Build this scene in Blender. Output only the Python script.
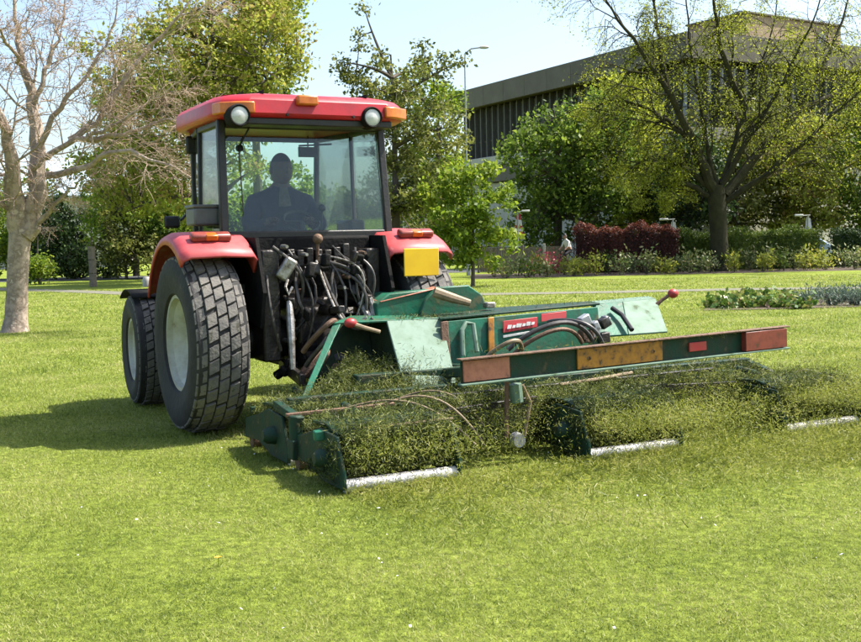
import bpy, bmesh, math, random
import numpy as np
from mathutils import Vector, Matrix, Quaternion
R = math.radians
sc = bpy.context.scene
for o in list(bpy.data.objects): bpy.data.objects.remove(o)
C = sc.collection

# ------------------------------------------------------------------ camera
FPX, CX, CY, CAMH = 1100.0, 430.5, 321.0, 1.6          # photograph pixels (861 x 642)
PITCH, ROLL = math.atan(80/1100), R(1.2)
cam_d = bpy.data.cameras.new('camera'); cam = bpy.data.objects.new('camera', cam_d); C.objects.link(cam)
fw = Vector((0, math.cos(PITCH), -math.sin(PITCH)))
r0 = Vector((1, 0, 0)); u0 = r0.cross(fw)
rt = r0*math.cos(ROLL) - u0*math.sin(ROLL); up = u0*math.cos(ROLL) + r0*math.sin(ROLL)
cam.matrix_world = Matrix(((rt.x, up.x, -fw.x, 0), (rt.y, up.y, -fw.y, 0), (rt.z, up.z, -fw.z, CAMH), (0, 0, 0, 1)))
cam_d.sensor_width = 36; cam_d.lens = 36*FPX/861; cam_d.clip_end = 3000; cam_d.clip_start = .1
sc.camera = cam
# ------------------------------------------------------------------ light
SUN_AZ, SUN_EL = math.atan2(.97, .24), R(56)            # azimuth from +Y towards +X
w = bpy.data.worlds.new('World'); sc.world = w; w.use_nodes = True
nt = w.node_tree; sky = nt.nodes.new('ShaderNodeTexSky'); sky.sky_type = 'NISHITA'; sky.sun_disc = False
sky.sun_elevation = SUN_EL; sky.sun_rotation = SUN_AZ; sky.air_density = 1.0; sky.dust_density = 2.6; sky.ozone_density = 1.3
bg = nt.nodes['Background']; bg.inputs[1].default_value = .14; nt.links.new(sky.outputs[0], bg.inputs[0])
sd = bpy.data.lights.new('sun', 'SUN'); sun = bpy.data.objects.new('sun', sd); C.objects.link(sun)
sd.energy = 5.0; sd.angle = R(.5); sd.color = (1, .95, .86)
sv = Vector((math.sin(SUN_AZ)*math.cos(SUN_EL), math.cos(SUN_AZ)*math.cos(SUN_EL), math.sin(SUN_EL)))
sun.rotation_euler = (-sv).to_track_quat('-Z', 'Y').to_euler(); sun.location = sv*60
sc.view_settings.view_transform = 'Standard'; sc.view_settings.look = 'None'
sc.view_settings.exposure = 1.12; sc.view_settings.gamma = 1
sc.cycles.max_bounces = 7; sc.cycles.transparent_max_bounces = 16; sc.cycles.transmission_bounces = 4
sc.cycles.diffuse_bounces = 3; sc.cycles.glossy_bounces = 3; sc.cycles.caustics_reflective = False; sc.cycles.caustics_refractive = False

# pixel of the photograph -> ray; the distance comes from the ground or from a given depth
def ray(px, py): return fw + rt*((px-CX)/FPX) + up*(-(py-CY)/FPX)
def P(px, py, Y):
    d = ray(px, py); return Vector((0, 0, CAMH)) + d*(Y/d.y)
def G(px, py):
    d = ray(px, py); return Vector((0, 0, CAMH)) + d*(-CAMH/d.z)

# ------------------------------------------------------------------ materials
def mat(name, col, rough=.6, metal=0, col2=None, scale=8, detail=4, bump=0, bscale=None, spec=.5, coat=0, contrast=(.35, .65), col3=None):
    m = bpy.data.materials.new(name); m.use_nodes = True; n = m.node_tree; b = n.nodes['Principled BSDF']
    b.inputs['Base Color'].default_value = (*col, 1); b.inputs['Roughness'].default_value = rough
    b.inputs['Metallic'].default_value = metal; b.inputs['Specular IOR Level'].default_value = spec; b.inputs['Coat Weight'].default_value = coat
    tc = n.nodes.new('ShaderNodeTexCoord')
    if col2 is None: col2 = tuple(c*.72 for c in col)
    nz = n.nodes.new('ShaderNodeTexNoise'); nz.inputs['Scale'].default_value = scale; nz.inputs['Detail'].default_value = detail; nz.inputs['Roughness'].default_value = .65
    n.links.new(tc.outputs['Object'], nz.inputs['Vector'])
    cr = n.nodes.new('ShaderNodeValToRGB'); e = cr.color_ramp.elements
    e[0].position, e[1].position = contrast; e[0].color = (*col, 1); e[1].color = (*col2, 1)
    if col3:
        x = cr.color_ramp.elements.new(min(.98, contrast[1]+.08)); x.color = (*col3, 1)
    n.links.new(nz.outputs['Fac'], cr.inputs['Fac']); n.links.new(cr.outputs[0], b.inputs['Base Color'])
    if bump:
        n2 = n.nodes.new('ShaderNodeTexNoise'); n2.inputs['Scale'].default_value = bscale or scale*4; n2.inputs['Detail'].default_value = 5
        n.links.new(tc.outputs['Object'], n2.inputs['Vector'])
        bp = n.nodes.new('ShaderNodeBump'); bp.inputs['Strength'].default_value = bump; bp.inputs['Distance'].default_value = .02
        n.links.new(n2.outputs['Fac'], bp.inputs['Height']); n.links.new(bp.outputs[0], b.inputs['Normal'])
    return m

def leafmat(name, cols, trans=.35, rough=.5, nscale=.5, spec=.35):
    """leaf: colour varies from blade to blade (random per island) and slowly over the plant; lets light through"""
    m = bpy.data.materials.new(name); m.use_nodes = True; n = m.node_tree; b = n.nodes['Principled BSDF']
    geo = n.nodes.new('ShaderNodeNewGeometry'); tc = n.nodes.new('ShaderNodeTexCoord')
    nz = n.nodes.new('ShaderNodeTexNoise'); nz.inputs['Scale'].default_value = nscale; nz.inputs['Detail'].default_value = 3
    n.links.new(tc.outputs['Object'], nz.inputs['Vector'])
    mx = n.nodes.new('ShaderNodeMath'); mx.operation = 'MULTIPLY_ADD'; mx.inputs[1].default_value = 1.7; mx.inputs[2].default_value = -.85
    n.links.new(nz.outputs['Fac'], mx.inputs[0])
    ad = n.nodes.new('ShaderNodeMath'); ad.operation = 'MULTIPLY_ADD'; ad.inputs[1].default_value = .9
    n.links.new(geo.outputs['Random Per Island'], ad.inputs[0]); n.links.new(mx.outputs[0], ad.inputs[2]); ad.use_clamp = True
    cr = n.nodes.new('ShaderNodeValToRGB'); el = cr.color_ramp.elements
    while len(el) < len(cols): el.new(.5)
    for i, c in enumerate(cols): el[i].position = i/(len(cols)-1); el[i].color = (*c, 1)
    n.links.new(ad.outputs[0], cr.inputs['Fac']); n.links.new(cr.outputs[0], b.inputs['Base Color'])
    b.inputs['Roughness'].default_value = rough; b.inputs['Specular IOR Level'].default_value = spec
    tr = n.nodes.new('ShaderNodeBsdfTranslucent'); n.links.new(cr.outputs[0], tr.inputs['Color'])
    ms = n.nodes.new('ShaderNodeMixShader'); ms.inputs[0].default_value = trans
    out = n.nodes['Material Output']
    n.links.new(b.outputs[0], ms.inputs[1]); n.links.new(tr.outputs[0], ms.inputs[2]); n.links.new(ms.outputs[0], out.inputs['Surface'])
    return m

def glassmat(name, tint=(.9, .95, .93), refl=1.0, dirt=.06):
    m = bpy.data.materials.new(name); m.use_nodes = True; n = m.node_tree; n.nodes.remove(n.nodes['Principled BSDF'])
    out = n.nodes['Material Output']
    t = n.nodes.new('ShaderNodeBsdfTransparent'); t.inputs[0].default_value = (*tint, 1)
    g = n.nodes.new('ShaderNodeBsdfGlossy'); g.inputs['Roughness'].default_value = .03
    fr = n.nodes.new('ShaderNodeFresnel'); fr.inputs[0].default_value = 1.5
    mm = n.nodes.new('ShaderNodeMath'); mm.operation = 'MULTIPLY'; mm.inputs[1].default_value = refl; mm.use_clamp = True
    n.links.new(fr.outputs[0], mm.inputs[0])
    s = n.nodes.new('ShaderNodeMixShader'); n.links.new(mm.outputs[0], s.inputs[0]); n.links.new(t.outputs[0], s.inputs[1]); n.links.new(g.outputs[0], s.inputs[2])
    d = n.nodes.new('ShaderNodeBsdfDiffuse'); d.inputs[0].default_value = (.55, .55, .5, 1)
    tc = n.nodes.new('ShaderNodeTexCoord'); nz = n.nodes.new('ShaderNodeTexNoise'); nz.inputs['Scale'].default_value = 3.5; nz.inputs['Detail'].default_value = 6
    n.links.new(tc.outputs['Object'], nz.inputs['Vector'])
    dm = n.nodes.new('ShaderNodeMath'); dm.operation = 'MULTIPLY'; dm.inputs[1].default_value = dirt*2; n.links.new(nz.outputs['Fac'], dm.inputs[0])
    s2 = n.nodes.new('ShaderNodeMixShader'); n.links.new(dm.outputs[0], s2.inputs[0]); n.links.new(s.outputs[0], s2.inputs[1]); n.links.new(d.outputs[0], s2.inputs[2])
    n.links.new(s2.outputs[0], out.inputs['Surface'])
    return m

M = {}
M['red'] = mat('red_paint', (.46, .012, .02), .42, 0, (.34, .014, .02), 4, 9, coat=.08, col3=(.36, .06, .055), contrast=(.40, .60), bump=.06)
M['red_faded'] = mat('faded_red_paint', (.46, .075, .075), .5, 0, (.40, .045, .05), 6, 6, coat=.1, col3=(.46, .15, .14), contrast=(.4, .6))
M['black'] = mat('black_metal', (.009, .009, .010), .5, 0, (.02, .018, .016), 12, bump=.15)
M['panel_black'] = mat('matt_black_panel', (.005, .005, .005), .85, 0, (.012, .011, .01), 9, bump=.3, spec=.2)
M['shade_green'] = mat('shade_darkened_green', (.012, .022, .012), .8, 0, (.02, .03, .012), 9, bump=.3, spec=.2)  # colour darkened to stand for the deep shade inside the guard recess
M['grime'] = mat('oily_black_iron', (.010, .009, .009), .42, .2, (.045, .036, .028), 9, 6, bump=.3, col3=(.09, .08, .065))
M['rubber'] = mat('tyre_rubber', (.012, .0115, .0115), .8, 0, (.028, .026, .024), 7, 6, bump=.25, col3=(.08, .078, .07))
M['tread'] = mat('worn_tread_rubber', (.10, .094, .085), .85, 0, (.15, .138, .12), 11, 9, bump=.35, col3=(.05, .048, .03), contrast=(.42, .58))
M['rim'] = mat('cream_rim_paint', (.46, .46, .40), .6, 0, (.36, .34, .26), 6, 9, col3=(.16, .13, .08), contrast=(.42, .60))
M['steel'] = mat('bare_steel', (.40, .38, .35), .42, .7, (.2, .18, .15), 16, bump=.2, col3=(.08, .065, .05), contrast=(.4, .6))
M['roller'] = mat('polished_roller_steel', (.62, .60, .57), .5, .2, (.5, .48, .43), 10, col3=(.3, .28, .2))
M['rust'] = mat('brown_rusty_iron', (.10, .055, .032), .7, .2, (.20, .12, .075), 14, 6, bump=.3, col3=(.05, .03, .02))
M['hose'] = mat('hydraulic_hose_rubber', (.03, .028, .026), .5, 0, (.08, .07, .06), 20)
M['hose_tan'] = mat('dusty_tan_hose', (.30, .22, .13), .6, 0, (.16, .11, .06), 14)
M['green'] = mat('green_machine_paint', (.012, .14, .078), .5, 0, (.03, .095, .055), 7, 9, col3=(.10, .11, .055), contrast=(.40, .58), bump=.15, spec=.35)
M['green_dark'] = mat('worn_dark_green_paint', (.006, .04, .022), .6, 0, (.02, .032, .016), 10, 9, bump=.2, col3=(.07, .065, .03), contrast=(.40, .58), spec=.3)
M['green_pale'] = mat('faded_green_with_sky_sheen', (.17, .245, .19), .6, 0, (.13, .20, .14), 7, 9, col3=(.045, .075, .03), contrast=(.44, .60), spec=.15)  # faded green, paled further to carry sun and sky sheen
M['orange'] = mat('dirty_orange_reflector', (.42, .175, .012), .5, 0, (.28, .115, .015), 16, 8, col3=(.06, .035, .015), contrast=(.42, .56))
M['amber'] = mat('amber_lens', (.62, .17, .012), .3, 0, (.48, .10, .01), 12, 7, coat=.15)
M['pinkref'] = mat('faded_red_reflector', (.42, .155, .095), .5, 0, (.33, .115, .07), 16, 8, col3=(.14, .07, .045), contrast=(.42, .6))
M['redref'] = mat('red_lens', (.26, .055, .04), .35, 0, (.19, .04, .03), 16, 8, col3=(.1, .04, .025), contrast=(.42, .6))
M['redball'] = mat('red_knob_plastic', (.40, .03, .03), .45, 0, (.28, .03, .03), 25, 6, col3=(.2, .08, .06))
M['decal_red'] = mat('red_decal', (.5, .03, .04), .45, 0, (.42, .06, .05), 10)
M['decal_white'] = mat('white_decal', (.7, .7, .68), .5, 0, (.55, .55, .5), 20)
M['yellow'] = mat('yellow_plate', (.80, .50, .01), .4, 0, (.74, .44, .01), 5)
M['lens'] = mat('clear_lamp_lens', (.38, .39, .37), .15, 0, (.6, .6, .58), 12, coat=.6)
M['grey_box'] = mat('grey_plastic', (.16, .16, .15), .55, 0, (.11, .11, .1), 8)
M['seat'] = mat('dark_seat_fabric', (.03, .03, .034), .85, 0, (.045, .045, .05), 30)
M['glass'] = glassmat('cab_glass', (.88, .95, .93), .75, .009)
M['bglass'] = mat('dark_window_glass', (.05, .055, .05), .06, 0, (.11, .115, .10), .5, 6, spec=1.0)  # base colour lightened for tree reflections in the building panes
M['brownpanel'] = mat('brown_cladding', (.15, .13, .104), .8, 0, (.115, .10, .078), .7, 5, bump=.2)
M['tanpanel'] = mat('tan_cladding', (.36, .265, .175), .85, 0, (.29, .21, .14), .5, 5, bump=.2)
M['palewall'] = mat('pale_concrete', (.48, .46, .41), .85, 0, (.38, .36, .32), .6, 5)
M['brick'] = mat('weathered_brick', (.22, .12, .08), .85, 0, (.16, .09, .065), 3, 6, bump=.2)
M['blueroof'] = mat('pale_blue_roof', (.42, .50, .55), .6, 0, (.34, .42, .48), 1)
M['white'] = mat('white_paint', (.75, .75, .72), .5, 0, (.6, .6, .57), 6)
M['cloth_white'] = mat('white_cloth', (.72, .71, .70), .9, 0, (.58, .58, .58), 9)
M['cloth_red'] = mat('red_cloth', (.5, .05, .06), .9, 0, (.4, .05, .06), 9)
M['mullion'] = mat('dark_bronze_mullion', (.10, .092, .08), .6, .1, (.13, .12, .10), 3)
M['wood'] = mat('weathered_timber', (.20, .16, .12), .85, 0, (.12, .10, .075), 7, 6, bump=.3)
M['galv'] = mat('galvanised_steel', (.38, .39, .39), .5, .6, (.30, .31, .31), 5)
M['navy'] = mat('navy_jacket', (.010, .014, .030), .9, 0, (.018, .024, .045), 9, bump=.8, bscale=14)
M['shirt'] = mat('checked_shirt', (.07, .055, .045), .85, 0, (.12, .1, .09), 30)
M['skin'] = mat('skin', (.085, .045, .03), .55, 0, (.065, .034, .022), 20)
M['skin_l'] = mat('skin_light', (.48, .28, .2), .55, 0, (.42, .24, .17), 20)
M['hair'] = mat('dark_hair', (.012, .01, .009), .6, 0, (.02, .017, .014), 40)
M['trouser'] = mat('dark_trousers', (.025, .027, .035), .85, 0, (.035, .037, .045), 20)
M['carpaint'] = mat('pale_blue_car_paint', (.30, .38, .52), .25, .3, (.26, .34, .48), 2, coat=.8)
M['chrome'] = mat('bright_trim', (.7, .7, .7), .2, .9, (.55, .55, .55), 8)
M['bark_pale'] = mat('pale_pink_bark', (.37, .29, .23), .85, 0, (.20, .15, .11), 5, 9, bump=.9, bscale=14, col3=(.44, .36, .29), contrast=(.42, .56))
M['bark_dark'] = mat('dark_lichened_bark', (.026, .023, .014), .95, 0, (.05, .047, .022), 2.5, 8, bump=.9, bscale=9, col3=(.016, .013, .009), spec=.2)
M['bark_mid'] = mat('grey_brown_bark', (.10, .08, .06), .9, 0, (.06, .048, .035), 2, 6, bump=.5, bscale=8)
M['twig_pale'] = mat('pale_tan_twig', (.42, .32, .24), .85, 0, (.19, .13, .095), 1.5)

# ------------------------------------------------------------------ object helpers
def link(o, parent=None):
    C.objects.link(o)
    if parent is not None: o.parent = parent
    return o
def tag(o, label=None, cat=None, group=None, kind=None):
    if label: o['label'] = label
    if cat: o['category'] = cat
    if group: o['group'] = group
    if kind: o['kind'] = kind
    return o
def thing(name, label, cat, loc=(0, 0, 0), rz=0, group=None):
    o = bpy.data.objects.new(name, None); link(o); o.location = loc; o.rotation_euler = (0, 0, rz); o.empty_display_size = .2
    return tag(o, label, cat, group)
def copy_tree(o, parent=None):
    c = o.copy(); link(c, parent)
    for ch in list(o.children): copy_tree(ch, c)
    return c

class MB:
    def __init__(s): s.v = []; s.f = []
    def add(s, vs, fs):
        k = len(s.v); s.v += [tuple(v) for v in vs]; s.f += [tuple(i+k for i in f) for f in fs]; return s
    def box(s, c, d, rot=None):
        x, y, z = d[0]/2, d[1]/2, d[2]/2
        vs = [Vector((sx*x, sy*y, sz*z)) for sz in (-1, 1) for sy in (-1, 1) for sx in (-1, 1)]
        if rot is not None: vs = [rot @ v for v in vs]
        c = Vector(c)
        return s.add([v+c for v in vs], [(0, 2, 3, 1), (4, 5, 7, 6), (0, 1, 5, 4), (2, 6, 7, 3), (0, 4, 6, 2), (1, 3, 7, 5)])
    def bar(s, a, b, wd, ht, upv=(0, 0, 1)):
        a, b = Vector(a), Vector(b); d = (b-a); L = d.length; d.normalize(); u = Vector(upv)
        x = d.cross(u); x = x.normalized() if x.length > 1e-4 else Vector((1, 0, 0)); z = x.cross(d)
        return s.box((a+b)/2, (wd, L, ht), Matrix((x, d, z)).transposed())
    def prism(s, poly, axis, a, b):
        """polygon in the two other axes extruded along axis ('x','y','z')"""
        def pt(p, t): return {'x': (t, p[0], p[1]), 'y': (p[0], t, p[1]), 'z': (p[0], p[1], t)}[axis]
        n = len(poly); vs = [pt(p, a) for p in poly]+[pt(p, b) for p in poly]
        return s.add(vs, [tuple(range(n))[::-1], tuple(range(n, 2*n))]+[(i, (i+1) % n, n+(i+1) % n, n+i) for i in range(n)])
    def tube(s, pts, rad, n=8, cap=True):
        pts = [Vector(p) for p in pts]; m = len(pts)
        rad = [rad]*m if not hasattr(rad, '__len__') else rad
        vs = []; fs = []; ref = None
        for i, p in enumerate(pts):
            t = (pts[min(i+1, m-1)]-pts[max(i-1, 0)])
            t = t.normalized() if t.length > 1e-7 else Vector((0, 0, 1))
            if ref is None:
                ref = t.cross(Vector((0, 0, 1))) if abs(t.z) < .95 else t.cross(Vector((1, 0, 0)))
            ref = (ref-t*ref.dot(t)); ref = ref.normalized() if ref.length > 1e-6 else t.orthogonal().normalized()
            b = t.cross(ref)
            for k in range(n):
                a = 2*math.pi*k/n; vs.append(p+(ref*math.cos(a)+b*math.sin(a))*rad[i])
        for i in range(m-1):
            for k in range(n): fs.append((i*n+k, i*n+(k+1) % n, (i+1)*n+(k+1) % n, (i+1)*n+k))
        if cap: fs += [tuple(range(n))[::-1], tuple(range((m-1)*n, m*n))]
        return s.add(vs, fs)
    def lathe(s, prof, axis='x', n=32, c=(0, 0, 0), closed=False):
        """profile of (along axis, radius)"""
        c = Vector(c); vs = []; fs = []; m = len(prof)
        for t, r in prof:
            for k in range(n):
                a = 2*math.pi*k/n; q = (r*math.cos(a), r*math.sin(a))
                vs.append(c+Vector({'x': (t, q[0], q[1]), 'y': (q[1], t, q[0]), 'z': (q[0], q[1], t)}[axis]))
        for i in range(m if closed else m-1):
            j = (i+1) % m
            for k in range(n): fs.append((i*n+k, i*n+(k+1) % n, j*n+(k+1) % n, j*n+k))
        return s.add(vs, fs)
    def sphere(s, c, r, n=12, sq=(1, 1, 1)):
        prof = [(math.cos(math.pi*i/n)*r, max(1e-4, math.sin(math.pi*i/n)*r)) for i in range(n+1)]
        k = len(s.v); s.lathe(prof, 'z', n*2)
        for i in range(k, len(s.v)): s.v[i] = (s.v[i][0]*sq[0]+c[0], s.v[i][1]*sq[1]+c[1], s.v[i][2]*sq[2]+c[2])
        return s
    def mesh(s, name, smooth=35):
        me = bpy.data.meshes.new(name); me.from_pydata(s.v, [], s.f)
        bm = bmesh.new(); bm.from_mesh(me); bmesh.ops.recalc_face_normals(bm, faces=bm.faces); bm.to_mesh(me); bm.free()
        if smooth:
            me.polygons.foreach_set('use_smooth', [True]*len(me.polygons)); me.set_sharp_from_angle(angle=R(smooth))
        return me
    def build(s, name, m, parent=None, bevel=0, loc=None, rz=0, smooth=35, seg=2):
        me = s.mesh(name, smooth); me.materials.append(M[m] if isinstance(m, str) else m)
        o = bpy.data.objects.new(name, me); link(o, parent)
        if loc is not None: o.location = loc
        o.rotation_euler.z = rz
        if bevel:
            b = o.modifiers.new('bevel', 'BEVEL'); b.width = bevel; b.segments = seg; b.limit_method = 'ANGLE'; b.angle_limit = R(40)
            b.harden_normals = False
        return o

def bigmesh(name, verts, nper, m, parent=None):
    """verts: (N, nper, 3) array, each row one loose polygon"""
    N = len(verts); me = bpy.data.meshes.new(name)
    me.vertices.add(N*nper); me.vertices.foreach_set('co', verts.astype(np.float32).ravel())
    me.loops.add(N*nper); me.loops.foreach_set('vertex_index', np.arange(N*nper, dtype=np.int32))
    me.polygons.add(N); me.polygons.foreach_set('loop_start', np.arange(0, N*nper, nper, dtype=np.int32))
    me.update(calc_edges=True); me.materials.append(M[m] if isinstance(m, str) else m)
    o = bpy.data.objects.new(name, me); return link(o, parent)

def unit(a): return a/np.maximum(np.linalg.norm(a, axis=1, keepdims=True), 1e-9)
def leaves(pts, size, rng, upbias=.5, aspect=.55, jit=.6, dirs=None, fold=0):
    """rhombus leaves at pts -> (N,4,3)"""
    n = len(pts); nn = unit(rng.normal(size=(n, 3))+np.array([0, 0, upbias]))
    d = unit(rng.normal(size=(n, 3)) if dirs is None else dirs+rng.normal(size=(n, 3))*.5)
    sd_ = unit(np.cross(nn, d)); d = np.cross(sd_, nn)
    s = size*(1+rng.uniform(-jit, jit, (n, 1)))
    mid = pts+d*s*.45
    return np.stack([pts, mid+sd_*s*aspect*.5, pts+d*s, mid-sd_*s*aspect*.5], 1)
def blades(pts, L, W, rng, lean=.6, dirs=None):
    """triangular grass blades -> (N,3,3)"""
    n = len(pts); a = rng.uniform(0, 2*np.pi, n); side = np.stack([np.cos(a), np.sin(a), np.zeros(n)], 1)
    if dirs is None:
        dirs = unit(np.stack([rng.normal(0, lean, n), rng.normal(0, lean, n), np.ones(n)], 1))
    L = L*(1+rng.uniform(-.45, .45, (n, 1))); W = W*(1+rng.uniform(-.3, .3, (n, 1)))
    return np.stack([pts-side*W/2, pts+side*W/2, pts+dirs*L], 1)

# ------------------------------------------------------------------ ground
def sheet(name, pts, z, m, sub=0):
    mb = MB(); mb.add([(x, y, z) for x, y in pts], [tuple(range(len(pts)))]); o = mb.build(name, m, smooth=0); return tag(o, kind='structure')
def lawn_material():
    m = bpy.data.materials.new('mown_lawn'); m.use_nodes = True; n = m.node_tree; b = n.nodes['Principled BSDF']; b.inputs['Roughness'].default_value = .9
    b.inputs['Specular IOR Level'].default_value = .1
    tc = n.nodes.new('ShaderNodeTexCoord')
    def noise(sc_, det):
        z = n.nodes.new('ShaderNodeTexNoise'); z.inputs['Scale'].default_value = sc_; z.inputs['Detail'].default_value = det; z.inputs['Roughness'].default_value = .7
        n.links.new(tc.outputs['Object'], z.inputs['Vector']); return z
    def ramp(z, a, ca, b_, cb):
        r = n.nodes.new('ShaderNodeValToRGB'); e = r.color_ramp.elements; e[0].position = a; e[0].color = (*ca, 1); e[1].position = b_; e[1].color = (*cb, 1)
        n.links.new(z.outputs['Fac'], r.inputs['Fac']); return r
    a = ramp(noise(.35, 6), .35, (.19, .245, .036), .68, (.28, .325, .062))
    c = ramp(noise(14, 8), .38, (.38, .42, .34), .62, (1.2, 1.2, 1.1))
    mx = n.nodes.new('ShaderNodeMix'); mx.data_type = 'RGBA'; mx.blend_type = 'MULTIPLY'; mx.inputs[0].default_value = 1
    n.links.new(a.outputs[0], mx.inputs[6]); n.links.new(c.outputs[0], mx.inputs[7]); n.links.new(mx.outputs[2], b.inputs['Base Color'])
    bp = n.nodes.new('ShaderNodeBump'); bp.inputs['Strength'].default_value = .9; bp.inputs['Distance'].default_value = .05
    n.links.new(noise(22, 8).outputs['Fac'], bp.inputs['Height']); n.links.new(bp.outputs[0], b.inputs['Normal'])
    return m
M['lawn'] = lawn_material()
sheet('lawn', [(-900, -60), (900, -60), (900, 1600), (-900, 1600)], 0, 'lawn')
M['path'] = mat('pale_gravel_path', (.17, .16, .115), .95, 0, (.12, .12, .08), 3, 8, bump=.4, bscale=60)
M['asphalt'] = mat('road_asphalt', (.055, .055, .056), .9, 0, (.07, .07, .07), 3, 8, bump=.3, bscale=40)
M['soil'] = mat('dark_soil', (.055, .038, .024), .95, 0, (.085, .06, .04), 4, 8, bump=.6, bscale=30)
# curved path across the lawn, from the right towards the far left
cl = [G(1000, 284), G(861, 288), G(740, 289.5), G(600, 292.5), G(480, 294.5), G(380, 296.5), G(200, 297), G(90, 292), G(-40, 288)]
pl, pr = [], []
for i, p in enumerate(cl):
    t = cl[min(i+1, len(cl)-1)]-cl[max(i-1, 0)]; nrm = Vector((-t.y, t.x, 0)).normalized()
    pl.append((p+nrm*.62)[:2]); pr.append((p-nrm*.62)[:2])
mbp = MB(); mbp.add([(x, y, .012) for x, y in pl]+[(x, y, .012) for x, y in pr], [(i, i+1, len(cl)+i+1, len(cl)+i) for i in range(len(cl)-1)])
tag(mbp.build('path', 'path', smooth=0), kind='structure')
sheet('road', [(-120, 54.8), (120, 54.8), (120, 61), (-120, 61)], .008, 'asphalt')

# ------------------------------------------------------------------ trees
def crv(a, b, k, rng, sag=.0, n=6):
    """slightly wandering curve between two points"""
    a, b = Vector(a), Vector(b); L = (b-a).length; m = (a+b)/2+Vector(rng.normal(size=3))*L*k+Vector((0, 0, sag*L)); out = []
    for i in range(n+1):
        t = i/n; out.append(a*(1-t)**2+m*2*t*(1-t)+b*t*t)
    return out

def leafy_tree(name, label, base, top_z, tr, ells, ncl, per, clr, lsize, lmat, bark='bark_mid', seed=0, cat='tree', group=None, limbs=9, lean=(0, 0), low=.35, upbias=.5, aspect=.6, trunk_name='trunk'):
    rng = np.random.default_rng(seed); b = Vector(base)
    t = thing(name, label, cat, b, 0, group)
    wts = np.array([e[3]*e[4]*e[5] for e in ells], float); wts /= wts.sum()
    pts = []
    while len(pts) < ncl:
        e = ells[rng.choice(len(ells), p=wts)]
        q = unit(rng.normal(size=(1, 3)))[0]*rng.uniform(0, 1)**(1/2.6)
        p = np.array([e[0]+q[0]*e[3], e[1]+q[1]*e[4], e[2]+q[2]*e[5]])-np.array(b)
        s = math.sin(p[0]*1.9+seed)+math.sin(p[1]*1.7+seed*2)+math.sin(p[2]*2.3+seed*3)
        if s < -.9 and rng.random() < .8: continue                     # gaps where light comes through
        if p[2] > .15: pts.append(p)
    pts = np.array(pts)
    top = Vector((lean[0], lean[1], top_z-b.z))
    trunk = crv((0, 0, 0), top, .03, rng, n=10); mb = MB()
    mb.tube([(0, 0, -.1)]+trunk, [tr*1.35]+[tr*(1.08-.93*(i/10)**.9) for i in range(11)], 10)
    idx = [0]
    dd = np.linalg.norm(pts-pts[0], axis=1)
    for _ in range(limbs-1):
        j = int(dd.argmax()); idx.append(j); dd = np.minimum(dd, np.linalg.norm(pts-pts[j], axis=1))
    nodes = [(p, tr*.5*(1-i/11)) for i, p in enumerate(trunk)]; nodes = nodes[3:]
    for j in idx:
        e = Vector(pts[j]); f = min(.97, max(low, (e.z-.25*e.xy.length)/max(top.z, .1)))
        s = trunk[int(f*10)]; c = crv(s, e, .07, rng, .08, 8); r0_ = tr*.42
        mb.tube(c, [r0_*(1-.85*i/8) for i in range(9)], 6); nodes += [(q, r0_*(1-.85*i/8)) for i, q in enumerate(c) if i > 1]
    na = np.array([n_[0] for n_ in nodes]); nr = [n_[1] for n_ in nodes]
    for p in pts:
        d2 = np.linalg.norm(na-p, axis=1)+np.maximum(0, na[:, 2]-p[2])*.6; j = int(d2.argmin())
        c = crv(na[j], p, .08, rng, .05, 3); rr = min(nr[j], tr*.16)
        mb.tube(c, [rr, rr*.7, rr*.45, rr*.2], 4, cap=False)
    mb.build(trunk_name, bark, t)
    cent = np.repeat(pts, per, 0); off = unit(rng.normal(size=cent.shape))*(rng.uniform(0, 1, (len(cent), 1))**.55)*clr*(1+rng.uniform(-.4, .5, (len(cent), 1)))
    off[:, 2] *= .75
    lp = cent+off; lp[:, 2] = np.maximum(lp[:, 2], .04)
    bigmesh('crown', leaves(lp, lsize*1.05, rng, upbias, aspect), 4, lmat, t)
    return t

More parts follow.
